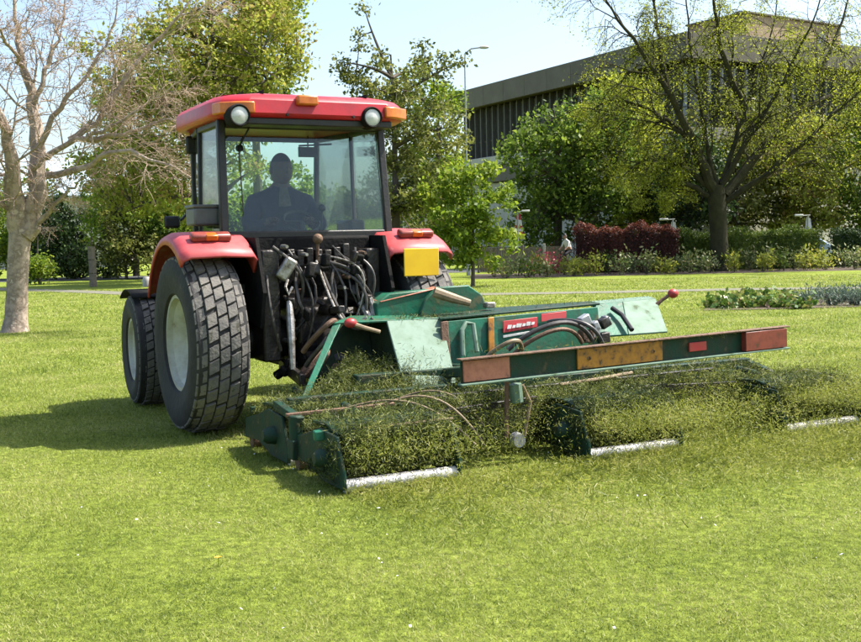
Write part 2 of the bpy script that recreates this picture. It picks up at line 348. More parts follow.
def limb_tree(name, label, base, trunk_px, limbs, Y, bark, twigmat, leaf_m, seed, r_limb=.12, n2=9, n3=7, n4=4, L2=.42, droop=.0, budsize=.07, buds=3, depth=2.2, r_end=.02, spread=.25, thin=.75, main=1.0, minor=(.38, .6)):
    """trunk and main limbs follow given lines; boughs, branches and twigs grow from them"""
    rng = np.random.default_rng(seed); b = Vector(base); t = thing(name, label, 'tree', b)
    mb = MB(); tw = MB()
    tp = [P(x, y, Y)-b for x, y, r_ in trunk_px]; mb.tube([tp[0]+Vector((0, 0, -.15))]+tp, [trunk_px[0][2]*1.25]+[q[2] for q in trunk_px], 14)
    bud = []
    def grow(p, d, L, r, lvl):
        n = 5 if lvl < 4 else 3; pts = [p.copy()]; dd = d.copy(); q = p.copy()
        for i in range(n):
            dd = (dd+Vector(rng.normal(size=3))*.17+Vector((0, 0, (.06 if lvl < 3 else -droop)))).normalized(); q = q+dd*(L/n)
            if q.z < 1.2: q.z = 1.2
            pts.append(q.copy())
        rr = [r*(1-.75*i/n) for i in range(n+1)]
        (mb if lvl <= 2 else tw).tube(pts, rr, 6 if lvl == 2 else (4 if lvl == 3 else 3), cap=False)
        if lvl < 4:
            k = n3 if lvl == 2 else n4
            for j in range(k):
                f = .2+.8*(j+rng.uniform(0, 1))/k; i0 = min(int(f*n), n-1); p0 = pts[i0].lerp(pts[i0+1], f*n-i0)
                tg = (pts[i0+1]-pts[i0]).normalized(); ax = Vector(rng.normal(size=3)).cross(tg)
                nd = (tg*rng.uniform(.5, 1)+ax.normalized()*rng.uniform(.5, 1.0)).normalized()
                grow(p0, nd, L*rng.uniform(.35, .6), max(r*.5, .0055), lvl+1)
        if lvl >= 3:
            for i in range(1, n+1):
                for _ in range(buds): bud.append(pts[i]+Vector(rng.normal(size=3))*.05*spread*4)
    for li, lm in enumerate(limbs):
        sgn = rng.uniform(-1, 1)*depth; m_ = len(lm)
        pts = [P(x, y, Y+(sgn*(i/(m_-1))**1.2 if m_ > 1 else 0))-b for i, (x, y) in enumerate(lm)]
        fine = []
        for i in range(m_-1):
            p0, p1, p2, p3 = pts[max(i-1, 0)], pts[i], pts[i+1], pts[min(i+2, m_-1)]
            for k in range(4):
                u = k/4; fine.append(.5*((2*p1)+(p2-p0)*u+(2*p0-5*p1+4*p2-p3)*u*u+(3*p1-p0-3*p2+p3)*u**3)+Vector(rng.normal(size=3))*.03)
        fine.append(pts[-1]); N = len(fine); r0_ = r_limb*(main if li < 2 else rng.uniform(*minor))
        rad = [max(r_end, r0_*((1-.9*i/(N-1))**(1.25 if li < 2 else 1.0))) for i in range(N)]; mb.tube(fine, rad, 8)
        Ltot = sum((fine[i+1]-fine[i]).length for i in range(N-1))
        for j in range(n2):
            f = .18+.82*(j+rng.uniform(0, 1))/n2; i0 = min(int(f*(N-1)), N-2); p0 = fine[i0]; tg = (fine[i0+1]-fine[i0]).normalized()
            ax = Vector(rng.normal(size=3)).cross(tg).normalized(); nd = (tg*.7+ax*rng.uniform(.5, 1.1)).normalized()
            grow(p0, nd, Ltot*L2*rng.uniform(.55, 1.1)*(1.1-.5*f), min(rad[i0]*.5, .05)*thin, 2)
    mb.build('trunk', bark, t)
    tw.build('twigs', twigmat, t)
    bp = np.array([tuple(q) for q in bud])
    bigmesh('crown', leaves(bp, budsize, rng, .3, .5), 4, leaf_m, t)
    return t

M['leaf_fresh'] = leafmat('fresh_leaf', [(.09, .16, .014), (.20, .28, .024), (.34, .39, .045)], .55)
M['leaf_olive'] = leafmat('olive_leaf', [(.06, .08, .018), (.16, .18, .036), (.30, .30, .08)], .5)
M['leaf_spring'] = leafmat('spring_leaf', [(.17, .19, .028), (.29, .34, .04), (.40, .41, .07), (.34, .22, .09)], .55)
M['leaf_yellow'] = leafmat('yellow_green_bud', [(.20, .235, .02), (.32, .36, .03), (.45, .47, .07)], .6)
M['leaf_dark'] = leafmat('dark_leaf', [(.012, .03, .008), (.03, .06, .012), (.07, .115, .022)], .25)
M['leaf_mid'] = leafmat('mid_green_leaf', [(.055, .105, .014), (.135, .21, .024), (.25, .32, .045)], .6)
M['leaf_bud'] = leafmat('pink_brown_bud', [(.30, .18, .13), (.38, .25, .18), (.28, .24, .10)], .4)
M['leaf_copper'] = leafmat('copper_leaf', [(.035, .012, .012), (.08, .025, .02), (.19, .055, .035)], .3)
M['leaf_pink'] = leafmat('pink_azalea', [(.30, .03, .06), (.5, .06, .12), (.10, .10, .02)], .3)
M['leaf_bluegreen'] = leafmat('grey_blue_leaf', [(.06, .10, .07), (.11, .16, .11), (.16, .21, .15)], .25)
M['leaf_pale'] = leafmat('pale_shrub_leaf', [(.08, .12, .03), (.17, .22, .06), (.30, .30, .13), (.16, .09, .06)], .3)
M['leaf_bergenia'] = leafmat('glossy_broad_leaf', [(.05, .11, .015), (.13, .22, .03), (.30, .33, .09), (.22, .10, .07)], .25, .35)

# left: bare budding tree
b1 = G(15, 332)
limb_tree('bare_tree', 'pale barked bare tree with forked trunk and fine pinkish twigs on left lawn', b1,
          [(15, 332, .27), (16, 318, .215), (17, 290, .20), (19, 250, .205), (21, 228, .22), (22, 212, .17)],
          [[(26, 235), (36, 190), (38, 150), (33, 100), (22, 60), (14, 20), (12, -40)],
           [(20, 232), (14, 190), (12, 160), (2, 120), (-20, 80), (-50, 50)],
           [(36, 168), (52, 152), (78, 140), (110, 128), (150, 100), (190, 72)],
           [(38, 150), (60, 110), (85, 75), (110, 35), (120, -10)],
           [(34, 105), (50, 60), (62, 20), (70, -30)],
           [(48, 178), (80, 168), (110, 152), (150, 158), (185, 172), (205, 190)],
           [(16, 170), (0, 175), (-25, 160), (-60, 150)],
           [(24, 66), (5, 40), (-20, 10)],
           [(70, 144), (105, 110), (145, 55), (180, 15), (200, -20)],
           [(25, 240), (48, 212), (70, 190), (86, 178)],
           [(80, 140), (120, 135), (165, 120), (205, 112)],
           [(15, 225), (0, 205), (-30, 190), (-70, 190)]],
          b1.y, 'bark_pale', 'twig_pale', 'leaf_bud', 5, r_limb=.125, n2=11, n3=8, n4=5, L2=.42, droop=.05, budsize=.03, buds=1, depth=1.6, r_end=.014, spread=.15, thin=.55, main=1.75)
# right: dark trunk with weeping yellow-green twigs
b5 = G(722, 271)
limb_tree('budding_tree', 'broad dark trunked tree with yellow green budding twigs before the hedge', b5,
          [(722, 271, .58), (720, 264, .44), (719, 240, .38), (718, 215, .38), (717, 197, .40), (717, 185, .30)],
          [[(716, 195), (700, 160), (686, 125), (664, 85), (640, 48), (612, 10), (585, -30)],
           [(726, 195), (760, 150), (795, 115), (822, 70), (842, 20), (860, -40)],
           [(720, 190), (735, 140), (750, 95), (768, 45), (780, -10)],
           [(717, 188), (706, 140), (696, 80), (688, 20), (684, -30)],
           [(725, 200), (770, 172), (812, 135), (850, 100), (900, 60)],
           [(714, 192), (690, 172), (664, 160), (640, 162), (622, 178)],
           [(713, 198), (690, 186), (668, 186), (655, 200)],
           [(690, 140), (668, 120), (640, 105), (612, 100), (590, 112)],
           [(745, 110), (725, 60), (715, 10), (712, -30)],
           [(800, 112), (835, 95), (870, 95), (900, 110)],
           [(668, 92), (660, 50), (655, 5), (650, -30)],
           [(722, 185), (742, 150), (775, 95), (805, 40), (825, -10)]],
          b5.y, 'bark_dark', 'bark_dark', 'leaf_yellow', 11, r_limb=.22, n2=12, n3=8, n4=5, L2=.40, droop=.25, budsize=.08, buds=3, depth=3.0, r_end=.03, spread=.5, thin=1.0, main=1.2, minor=(.5, .75))

def E(px, py, Y, rx, rz, ry=None):      # crown lobe given by its pixel centre and pixel radii at depth Y
    p = P(px, py, Y); k = Y/FPX; return (p.x, p.y, p.z, rx*k, (ry or rx)*k, rz*k)
def base_at(px, Y): p = P(px, 240, Y); return (p.x, p.y, 0)
leafy_tree('spring_tree', 'tall tree with thin fresh leaves and rusty shoots behind red tractor cab', base_at(215, 47), 12.5, .33,
           [E(230, 40, 47, 80, 70), E(150, 60, 47, 75, 65), E(190, 130, 47, 85, 70), E(265, 15, 47, 45, 60), E(125, 150, 47, 55, 55), E(150, 195, 47, 60, 35)], 430, 85, .66, .16, 'leaf_spring', seed=3, limbs=14)
leafy_tree('spring_tree', 'leafy bright green tree top rising beyond the cab roof, left of the sky gap', base_at(262, 53), 13.5, .3,
           [E(262, 30, 53, 44, 60), E(280, 10, 53, 30, 40), E(240, 100, 53, 50, 60)], 110, 90, .65, .2, 'leaf_fresh', seed=4, limbs=9)
leafy_tree('spring_tree', 'bright yellow green young leaved tree behind the bare tree twigs', base_at(135, 61), 9.5, .18,
           [E(140, 110, 61, 48, 55), E(120, 170, 61, 45, 40), E(165, 175, 61, 40, 45), E(175, 90, 61, 35, 50)], 170, 75, .66, .17, 'leaf_fresh', seed=6, limbs=11)
leafy_tree('olive_tree', 'dark small leaved evergreen tree right of the cab under open sky', base_at(395, 40), 8.3, .2,
           [E(395, 95, 40, 55, 42), E(360, 75, 40, 30, 40), E(420, 150, 40, 55, 65), E(405, 200, 40, 60, 45), E(452, 62, 40, 26, 14), E(368, 25, 40, 16, 22), E(425, 42, 40, 14, 16)],
           190, 80, .42, .13, 'leaf_olive', seed=7, limbs=16, low=.25)
leafy_tree('young_maple', 'small bright yellow green tree beside the lamp post', base_at(472, 38), 4.4, .07,
           [E(470, 205, 38, 48, 45), E(495, 235, 38, 28, 28), E(455, 240, 38, 30, 25), E(440, 190, 38, 20, 30)], 90, 90, .36, .15, 'leaf_fresh', seed=8, limbs=8, low=.3)
leafy_tree('lime_tree', 'tall pale green tree between cab and lamp post', base_at(440, 52), 9.5, .22,
           [E(440, 130, 52, 40, 50), E(430, 190, 52, 40, 50), E(420, 90, 52, 30, 30)], 120, 70, .55, .17, 'leaf_fresh', seed=9, limbs=10)
leafy_tree('dense_tree', 'dense mid green tree in front of the brown building windows', base_at(555, 62), 9.0, .3,
           [E(550, 165, 62, 48, 60), E(590, 150, 62, 50, 60), E(545, 215, 62, 45, 35), E(600, 205, 62, 50, 40)], 230, 85, .75, .22, 'leaf_mid', seed=12, limbs=12)
for k, (px, Y, ells, lm, lab, n) in enumerate([
    (640, 63, [E(640, 170, 63, 50, 55), E(640, 215, 63, 55, 35), E(625, 105, 63, 38, 35)], 'leaf_yellow', 'yellow green tree behind the copper hedge, left of the big dark trunk', 190),
    (735, 66, [E(740, 140, 66, 60, 60), E(745, 195, 66, 62, 45)], 'leaf_olive', 'olive green tree directly behind the big dark trunk', 190),
    (815, 64, [E(810, 160, 64, 55, 50), E(810, 205, 64, 58, 35)], 'leaf_spring', 'pale olive tree behind the green hedge near the parked car', 180),
    (890, 62, [E(885, 140, 62, 60, 65), E(880, 200, 62, 60, 45)], 'leaf_mid', 'green tree cut by the right edge of the photo', 160),
    (690, 61, [E(690, 195, 61, 48, 32), E(690, 160, 61, 36, 30)], 'leaf_dark', 'low dark green tree behind the hedge left of the dark trunk', 130)]):
    leafy_tree('park_tree', lab, base_at(px, Y), 7.5, .25, ells, n, 70, .75, .21, lm, 'bark_mid', seed=20+k, group='trees behind the hedge', limbs=10)
# left background shrubs
for k, (px, Y, ells, lm, lab, n, ls) in enumerate([
    (70, 58, [E(60, 235, 58, 38, 42), E(80, 255, 58, 40, 30)], 'leaf_dark', 'large dark evergreen shrub behind the staked sapling', 150, .16),
    (125, 56, [E(125, 225, 56, 36, 45), E(140, 255, 56, 40, 28)], 'leaf_olive', 'grey green shrub behind the tractor front wheel', 150, .15),
    (175, 57, [E(165, 215, 57, 45, 50), E(200, 240, 57, 50, 40)], 'leaf_mid', 'broad green shrub behind the tractor rear fender', 170, .17),
    (30, 60, [E(25, 215, 60, 40, 55), E(0, 240, 60, 40, 40)], 'leaf_fresh', 'pale flowering green shrub behind the bare tree trunk', 140, .16),
    (38, 50, [E(38, 268, 50, 14, 12)], 'leaf_fresh', 'small rounded lime green bush right of the bare tree trunk', 30, .12),
    (108, 70, [E(130, 175, 70, 40, 45), E(120, 205, 70, 40, 30)], 'leaf_mid', 'tall green shrub before the pale blue roof', 120, .2),
    (250, 60, [E(260, 215, 60, 60, 55), E(310, 215, 60, 60, 50), E(350, 225, 60, 50, 40)], 'leaf_fresh', 'bright green shrub bank seen through the cab windows', 200, .2)]):
    leafy_tree('shrub', lab, base_at(px, Y), 2.2, .08, ells, n, 80, .5, ls, lm, 'bark_mid', seed=40+k, cat='shrub', limbs=7, low=.1, group='shrubs on the left', trunk_name='stem')
# distant wood closing the horizon
rng = np.random.default_rng(99); pts = []
for k in range(150):
    x = rng.uniform(-95, 95); y = rng.uniform(105, 135); h = rng.uniform(5, 9.5); n = 260
    q = unit(rng.normal(size=(n, 3)))*(rng.uniform(0, 1, (n, 1))**.4)*np.array([4.5, 3.5, h/2]); pts.append(q+np.array([x, y, h/2]))
pts = np.concatenate(pts); pts = pts[pts[:, 2] > .1]
tag(bigmesh('distant_wood', leaves(pts, .75, rng, .5, .7), 4, 'leaf_mid'), 'far off mass of green trees along the horizon', 'wood', kind='stuff')

# ------------------------------------------------------------------ hedges and planting
def hedge(name, label, a, b, depth, h, lm, seed, lsize=.1, top_lm=None, n=9000):
    rng = np.random.default_rng(seed); a, b = Vector(a), Vector(b); L = (b-a).length; rz = math.atan2(b.y-a.y, b.x-a.x)
    t = thing(name, label, 'hedge', a, rz)
    core = MB(); nx = 14
    for i in range(nx):
        x0 = L*i/nx; x1 = L*(i+1)/nx; hh = h*(.86+.04*math.sin(i*2.1+seed)); core.box(((x0+x1)/2, 0, hh/2+.02), (x1-x0-.01, depth*.72, hh))
    core.build('branches', lm, t, smooth=0)
    def shell(n_, topo):
        q = rng.uniform(0, 1, (n_, 3)); p = np.empty((n_, 3)); p[:, 0] = q[:, 0]*(L+.3)-.15
        bump = .11*np.sin(p[:, 0]*2.3+seed)+.08*np.sin(p[:, 0]*5.1)+.06*np.sin(p[:, 0]*11)
        if topo: p[:, 1] = (q[:, 1]-.5)*depth*1.05; p[:, 2] = h+bump-.16*rng.exponential(.6, n_)+.1*(rng.random(n_) < .1)
        else:
            s = np.where(q[:, 1] < .5, -1, 1); p[:, 1] = s*(depth/2-.14*rng.exponential(.7, n_)+.05*np.sin(p[:, 0]*3+q[:, 2]*6)); p[:, 2] = q[:, 2]*(h+bump)
        return p
    bigmesh('foliage', leaves(shell(n, False), lsize, rng, .3), 4, lm, t)
    bigmesh('top_growth', leaves(shell(n//3, True), lsize, rng, .6), 4, top_lm or lm, t)
    return t
M['leaf_coppertop'] = leafmat('red_copper_shoots', [(.12, .03, .02), (.22, .06, .035), (.30, .12, .05)], .3)
M['leaf_hedge'] = leafmat('hedge_leaf', [(.045, .08, .01), (.10, .15, .018), (.18, .23, .035)], .4)
hedge('copper_hedge', 'clipped dark copper hedge with rusty red top', base_at(577, 51), base_at(676, 50), 1.5, 2.05, 'leaf_copper', 1, .075, top_lm='leaf_coppertop', n=18000)
hedge('green_hedge', 'clipped green hedge running behind the big dark trunk', base_at(680, 50.5), base_at(815, 51), 1.4, 1.75, 'leaf_hedge', 2, .08, n=20000)
hedge('dark_hedge', 'low dark green hedge at the right edge behind the border', base_at(838, 51.5), base_at(905, 52), 1.4, 1.7, 'leaf_dark', 3)

def small_plant(name, label, cat, base, h, rad, nl, lsize, lm, rng, group, aspect=.5, upright=.5, stems=6):
    t = thing(name, label, cat, base, rng.uniform(0, 6), group); mb = MB(); tips = []
    for k in range(stems):
        a = rng.uniform(0, 6.28); q = Vector((math.cos(a)*rad*rng.uniform(.2, .9), math.sin(a)*rad*rng.uniform(.2, .9), h*rng.uniform(.6, 1)))
        mb.tube(crv((q.x*.15, q.y*.15, -.02), q, .08, rng, .1, 4), [.012, .011, .009, .007, .004], 4, cap=False); tips.append(q)
    mb.build('stem', 'bark_mid', t)
    tp = np.array([tuple(q) for q in tips]); i = rng.integers(0, stems, nl); f = rng.uniform(.25, 1.05, (nl, 1))
    pp = tp[i]*f+rng.normal(size=(nl, 3))*rad*.26; pp[:, 2] = np.clip(pp[:, 2], .03, None)
    dirs = unit(pp*np.array([1, 1, 0])+np.array([0, 0, upright*h]))
    bigmesh('foliage', leaves(pp, lsize, rng, .4, aspect, dirs=dirs), 4, lm, t)
    return t
rng = np.random.default_rng(31)
ORD = ['first', 'second', 'third', 'fourth', 'fifth', 'sixth', 'seventh', 'eighth', 'ninth', 'tenth', 'eleventh', 'twelfth', 'thirteenth', 'fourteenth', 'fifteenth', 'sixteenth', 'seventeenth', 'eighteenth', 'nineteenth', 'twentieth']
cnt = [0, 0, 0]
for k in range(34):                       # border in front of the hedges
    px = 492+k*11.6+rng.uniform(-3, 3); front = k % 2; Y = (46.2 if front else 48)+(px-600)*.006+rng.uniform(-.3, .3)
    kind = rng.choice(3, p=[.45, .3, .25]); tall = rng.uniform(.55, 1.0)*(1 if front else 1.15)
    small_plant('border_plant', ORD[cnt[kind]]+' '+['pale green leafy', 'yellowish brown', 'bushy mid green'][kind]+' border plant from the left, before the hedges', 'plant',
                base_at(px, Y), tall, .55, 260, .13, ['leaf_pale', 'leaf_spring', 'leaf_hedge'][kind], rng, 'border plants before the hedge'); cnt[kind] += 1
tag(sheet('border_soil', [base_at(470, 45.3)[:2], base_at(880, 46.2)[:2], base_at(890, 52.5)[:2], base_at(470, 51.5)[:2]], .006, 'soil'), kind='structure')
small_plant('azalea', 'pink red flowering azalea bush in front of the fence', 'shrub', base_at(549, 50.5), .7, .9, 900, .11, 'leaf_pink', rng, None, stems=12)
# flower bed on the lawn at right
pb = G(706, 309); qb = G(805, 309)
bedpts = [G(703, 311), G(760, 310), G(870, 307), G(960, 303), G(960, 290), G(861, 294), G(760, 295), G(715, 300)]
tag(sheet('bed_soil', [p[:2] for p in bedpts], .016, 'soil'), kind='structure')
for k in range(17):
    px = 712+k*5.8+rng.uniform(-2, 2); py = 309-(k % 3)*4.3+rng.uniform(-1, 1)-(px-712)*.012
    p = G(px, py); small_plant('broad_leaf_plant', ORD[k]+' glossy broad leaved plant from the left in the lawn flower bed', 'plant', (p.x, p.y, 0), .15, .26, 120, .105, 'leaf_bergenia', rng, 'broad leaved plants in the lawn bed', .75, .35, 7)
for k in range(9):
    px = 808+k*8+rng.uniform(-2, 2); p = G(px, 306-(k % 3)*3.5)
    small_plant('lavender', ORD[k]+' grey blue feathery plant from the left in the lawn bed', 'plant', (p.x, p.y, 0), .28, .3, 420, .09, 'leaf_bluegreen', rng, 'grey blue plants in the lawn bed', .18, 1.2, 14)

# ------------------------------------------------------------------ staked sapling (left)
p = G(93, 287); t = thing('staked_sapling', 'young sapling in a split timber guard post on the left lawn', 'sapling', p)
mb = MB(); rng = np.random.default_rng(5)
for k in range(3):
    mb = MB(); z0 = .02+k*.56; mb.lathe([(z0, .001), (z0, .16), (z0+.25, .15), (z0+.53, .17), (z0+.54, .001)], 'z', 10, c=(rng.uniform(-.03, .03), 0, 0)); mb.build('timber_guard', 'wood', t)
MB().tube([(0, 0, 1.6), (.02, 0, 2.2), (0, .02, 3.2)], [.03, .025, .01], 6).build('trunk', 'bark_mid', t)
q = rng.normal(size=(700, 3))*np.array([.26, .26, .55])+np.array([0, 0, 2.7]); bigmesh('crown', leaves(q, .13, rng, .4), 4, 'leaf_fresh', t)

# ------------------------------------------------------------------ fence, lamp post, banner posts
a, b = Vector(base_at(478, 53.6)), Vector(base_at(566, 53.6)); t = thing('timber_fence', 'weathered grey timber panel fence behind the azalea', 'fence', a)
L = b.x-a.x; npan = 4
for k in range(npan+1): MB().box((L*k/npan, 0, .68), (.11, .11, 1.36)).build('post', 'palewall' if k == 3 else 'wood', t, .01)
for k in range(npan):
    x0 = L*k/npan+.07; x1 = L*(k+1)/npan-.07; nb = 8
    for j in range(nb):
        MB().box((x0+(x1-x0)*(j+.5)/nb, .02*(j % 2), .63), ((x1-x0)/nb-.008, .02, 1.18)).build('board', 'wood', t)
    for z in (.2, 1.05): MB().box(((x0+x1)/2, .07, z), (x1-x0, .05, .08)).build('rail', 'wood', t)
p = Vector(base_at(468, 50)); t = thing('lamp_post', 'tall thin grey street lamp post right of the olive tree', 'lamp post', p)
top = P(459, 42, 50)-p; top.x = top.x*.35
MB().tube([(0, 0, 0), (0, 0, .9), (0, 0, 1.0), (0, 0, 4.6), (0, 0, 4.7), (0, 0, 9.6)], [.1, .1, .06, .055, .045, .03], 10).build('column', 'galv', t)
MB().tube([(0, 0, 9.5), (.02, 0, 9.95), (.3, 0, 10.15), (.75, 0, 10.2)], .032, 8).build('arm', 'galv', t)
MB().lathe([(.65, .025), (.72, .06), (.9, .075), (1.05, .05), (1.1, .01)], 'x', 12, c=(0, 0, 10.2)).build('lantern', 'palewall', t)
for px, py, Y, red, lab in ((518, 211, 55, True, 'low post carrying a red and white banner beyond the fence'),
                            (673, 219, 54, False, 'low post with white banner left of the big dark trunk'),
                            (808, 215, 54, False, 'low post with white banner right of the big dark trunk')):
    p = Vector(base_at(px, Y)); z = P(px, py, Y).z; t = thing('banner_post', lab, 'banner post', p, 0, 'banner posts along the road')
    MB().tube([(0, 0, 0), (0, 0, .5), (0, 0, z)], [.06, .05, .04], 8).build('post', 'galv', t)
    MB().tube([(-.55 if not red else 0, 0, z-.04), (.1 if not red else .45, 0, z)], .025, 6).build('bracket', 'galv', t)
    MB().box((-.45 if not red else .4, 0, z), (.4, .16, .09)).build('lamp_head', 'white', t, .02)
    bn = MB(); n = 8; ys = [.03*math.sin(i*1.4) for i in range(n+1)]
    for s in (0, .012):
        vs = []; 
        for i in range(n+1):
            f = i/n; wd = .10+.16*f; vs += [(-wd+.05, .08+ys[i]+s, z-.12-1.15*f), (wd+.05, .08+ys[i]*.6+s, z-.16-1.15*f)]
        bn.add(vs, [(2*i, 2*i+1, 2*i+3, 2*i+2) for i in range(n)])
    ban = bn.build('banner', 'cloth_white', t)
    if red:
        ban.data.materials.append(M['cloth_red'])
        for pg in ban.data.polygons: pg.material_index = int((pg.index % 8) in (0, 1, 4, 6, 7))

# ------------------------------------------------------------------ person builder (one skinned body)
def person(name, label, loc, rz, joints, edges, mats, assign, head, hands=True):
    """joints: name -> (xyz, radius); grown with Skin + Subdivision, then baked to one mesh"""
    me = bpy.data.meshes.new(name); keys = list(joints); me.from_pydata([joints[k][0] for k in keys], [(keys.index(a), keys.index(b)) for a, b in edges], [])
    o = bpy.data.objects.new(name, me); link(o)
    sk = o.modifiers.new('skin', 'SKIN'); o.modifiers.new('sub', 'SUBSURF').levels = 2
    for i, k in enumerate(keys):
        r = joints[k][1]; r = (r, r) if not isinstance(r, tuple) else r; me.skin_vertices[0].data[i].radius = r
        me.skin_vertices[0].data[i].use_root = (i == 0)
    dg = bpy.context.evaluated_depsgraph_get(); ev = o.evaluated_get(dg); nm = bpy.data.meshes.new_from_object(ev); o.modifiers.clear(); o.data = nm
    # head, nose and ears joined into the same mesh
    bm = bmesh.new(); bm.from_mesh(nm); hc, hr, face = head
    nb = len(bm.verts)
    mh = Matrix.Translation(hc) @ face.to_4x4() @ Matrix.Diagonal((hr*.80, hr*.95, hr*1.22, 1))
    bmesh.ops.create_uvsphere(bm, u_segments=20, v_segments=14, radius=1, matrix=mh)
    mn = Matrix.Translation(Vector(hc)+face @ Vector((0, hr*.93, -hr*.08))) @ face.to_4x4() @ Matrix.Diagonal((hr*.15, hr*.2, hr*.28, 1)); bmesh.ops.create_uvsphere(bm, u_segments=8, v_segments=6, radius=1, matrix=mn)
    mm_ = Matrix.Translation(Vector(hc)+face @ Vector((0, hr*.80, -hr*.58))) @ face.to_4x4() @ Matrix.Diagonal((hr*.3, hr*.14, hr*.1, 1)); bmesh.ops.create_uvsphere(bm, u_segments=8, v_segments=6, radius=1, matrix=mm_)
    for s in (-1, 1):
        mx_ = Matrix.Translation(Vector(hc)+face @ Vector((s*hr*.80, -.05*hr, -hr*.05))) @ face.to_4x4() @ Matrix.Diagonal((hr*.1, hr*.2, hr*.3, 1)); bmesh.ops.create_uvsphere(bm, u_segments=8, v_segments=6, radius=1, matrix=mx_)
        mx_ = Matrix.Translation(Vector(hc)+face @ Vector((s*hr*.32, hr*.80, hr*.08))) @ face.to_4x4() @ Matrix.Diagonal((hr*.13, hr*.1, hr*.08, 1)); bmesh.ops.create_uvsphere(bm, u_segments=8, v_segments=6, radius=1, matrix=mx_)
    bm.verts.ensure_lookup_table(); bm.faces.ensure_lookup_table()
    for f in bm.faces:
        c = f.calc_center_median(); hd = f.verts[0].index >= nb or (c-Vector(hc)).length < hr*1.05
        lc = face.inverted() @ (c-Vector(hc))
        f.material_index = assign(c, hd, lc/hr); f.smooth = True
    bm.to_mesh(nm); bm.free()
    for m in mats: nm.materials.append(M[m])
    o.location = loc; o.rotation_euler.z = rz
    return tag(o, label, 'person')

# ------------------------------------------------------------------ cyclist beyond the hedge
cb = Vector(base_at(567, 52.5)); RZ = math.pi/2+.5
t = thing('bicycle', 'dark bicycle ridden by the person in white beyond the fence', 'bicycle', cb, RZ)
for y in (-.52, .52):
    wheel = MB(); wheel.lathe([(-.02, .34), (0, .36), (.02, .34), (0, .325)], 'x', 24, c=(0, y, .36), closed=True); wo = wheel.build('wheel', 'rubber', t)
    sp = MB()
    for k in range(10):
        a_ = k*.628; sp.tube([(0, y, .36), (0, y+.32*math.cos(a_), .36+.32*math.sin(a_))], .003, 3)
    sp.build('spokes', 'steel', wo)
fr = MB(); S, B_, H_ = (0, -.14, .86), (0, -.05, .3), (0, .38, .84)
for a_, b_ in ((S, B_), (S, H_), (B_, (0, .40, .72)), (B_, (0, -.52, .36)), (S, (0, -.52, .36)), (H_, (0, .52, .36))): fr.tube([a_, b_], .02, 6)
fr.build('frame', 'black', t)
MB().box((0, -.16, .93), (.15, .26, .06)).build('saddle', 'seat', t, .02)
MB().tube([(-.28, .30, 1.02), (-.2, .42, 1.0), (0, .40, .98), (.2, .42, 1.0), (.28, .30, 1.02)], .016, 6).tube([(0, .38, .8), (0, .40, .98)], .02, 6).build('handlebar', 'black', t)
MB().tube([(-.1, .1, .25), (0, .1, .25), (0, -.05, .3), (0, -.2, .35), (.1, -.2, .35)], .015, 6).build('crank', 'steel', t)
J = {'pel': ((0, -.14, 1.02), (.15, .12)), 'sp': ((0, -.06, 1.22), .13), 'ch': ((0, .03, 1.42), (.17, .13)), 'nk': ((0, .07, 1.54), .055), 'hd': ((0, .1, 1.62), .05)}
ed = [('pel', 'sp'), ('sp', 'ch'), ('ch', 'nk'), ('nk', 'hd')]
for s, nm_ in ((-1, 'l'), (1, 'r')):
    J.update({nm_+'sh': ((s*.19, .04, 1.44), .06), nm_+'el': ((s*.27, .12, 1.2), .042), nm_+'wr': ((s*.25, .27, 1.07), .03), nm_+'ha': ((s*.25, .31, 1.045), .035),
              nm_+'hip': ((s*.1, -.1, .98), .1), nm_+'kn': ((s*.12, .2, .82 if s < 0 else .70), .065), nm_+'an': ((s*.1, .08 if s < 0 else -.18, .36 if s < 0 else .42), .04), nm_+'to': ((s*.1, .22 if s < 0 else -.05, .30 if s < 0 else .36), .035)})
    ed += [('ch', nm_+'sh'), (nm_+'sh', nm_+'el'), (nm_+'el', nm_+'wr'), (nm_+'wr', nm_+'ha'), ('pel', nm_+'hip'), (nm_+'hip', nm_+'kn'), (nm_+'kn', nm_+'an'), (nm_+'an', nm_+'to')]
person('person', 'cyclist in white shirt and dark trousers riding beyond the copper hedge', cb, RZ, J, ed, ['cloth_white', 'trouser', 'skin_l', 'hair'],
       lambda c, hd, l: (3 if l.z > .25 or l.y < -.2 else 2) if hd else (1 if c.z < 1.06 and abs(c.x) < .2 and c.y < .25 else (2 if c.z < 1.2 else 0)), ((0, .11, 1.69), .105, Matrix.Rotation(0, 3, 'Z')))

# ------------------------------------------------------------------ parked car behind the hedge
cb = Vector(base_at(796, 57.5)); t = thing('parked_car', 'pale blue parked car half hidden behind the green hedge', 'car', cb, R(4))
prof = [(-2.0, .35), (-2.05, .62), (-1.95, .9), (-1.2, .97), (-.55, 1.42), (.75, 1.45), (1.5, 1.0), (1.98, .92), (2.02, .5), (1.95, .32)]
MB().prism(prof, 'y', -.82, .82).build('body', 'carpaint', t, .06, seg=3)
for s in (-1, 1):
    MB().prism([(-1.0, .98), (-.52, 1.36), (.08, 1.38), (.08, .98)], 'y', s*.815, s*.826).build('window', 'bglass', t); MB().prism([(.14, .98), (.14, 1.38), (.7, 1.38), (1.25, 1.0)], 'y', s*.815, s*.826).build('window', 'bglass', t)
    for x in (-1.25, 1.28):
        wo = MB().lathe([(-.1, .2), (-.1, .31), (.1, .31), (.1, .2)], 'y', 20, c=(x, s*.76, .31)).build('wheel', 'rubber', t); MB().lathe([(-.09, .001), (-.09, .2), (.09, .2), (.09, .001)], 'y', 14, c=(x, s*.77, .31)).build('rim', 'chrome', wo)
    MB().box((-2.0, s*.6, .72), (.1, .3, .13)).build('headlight', 'lens', t, .02)
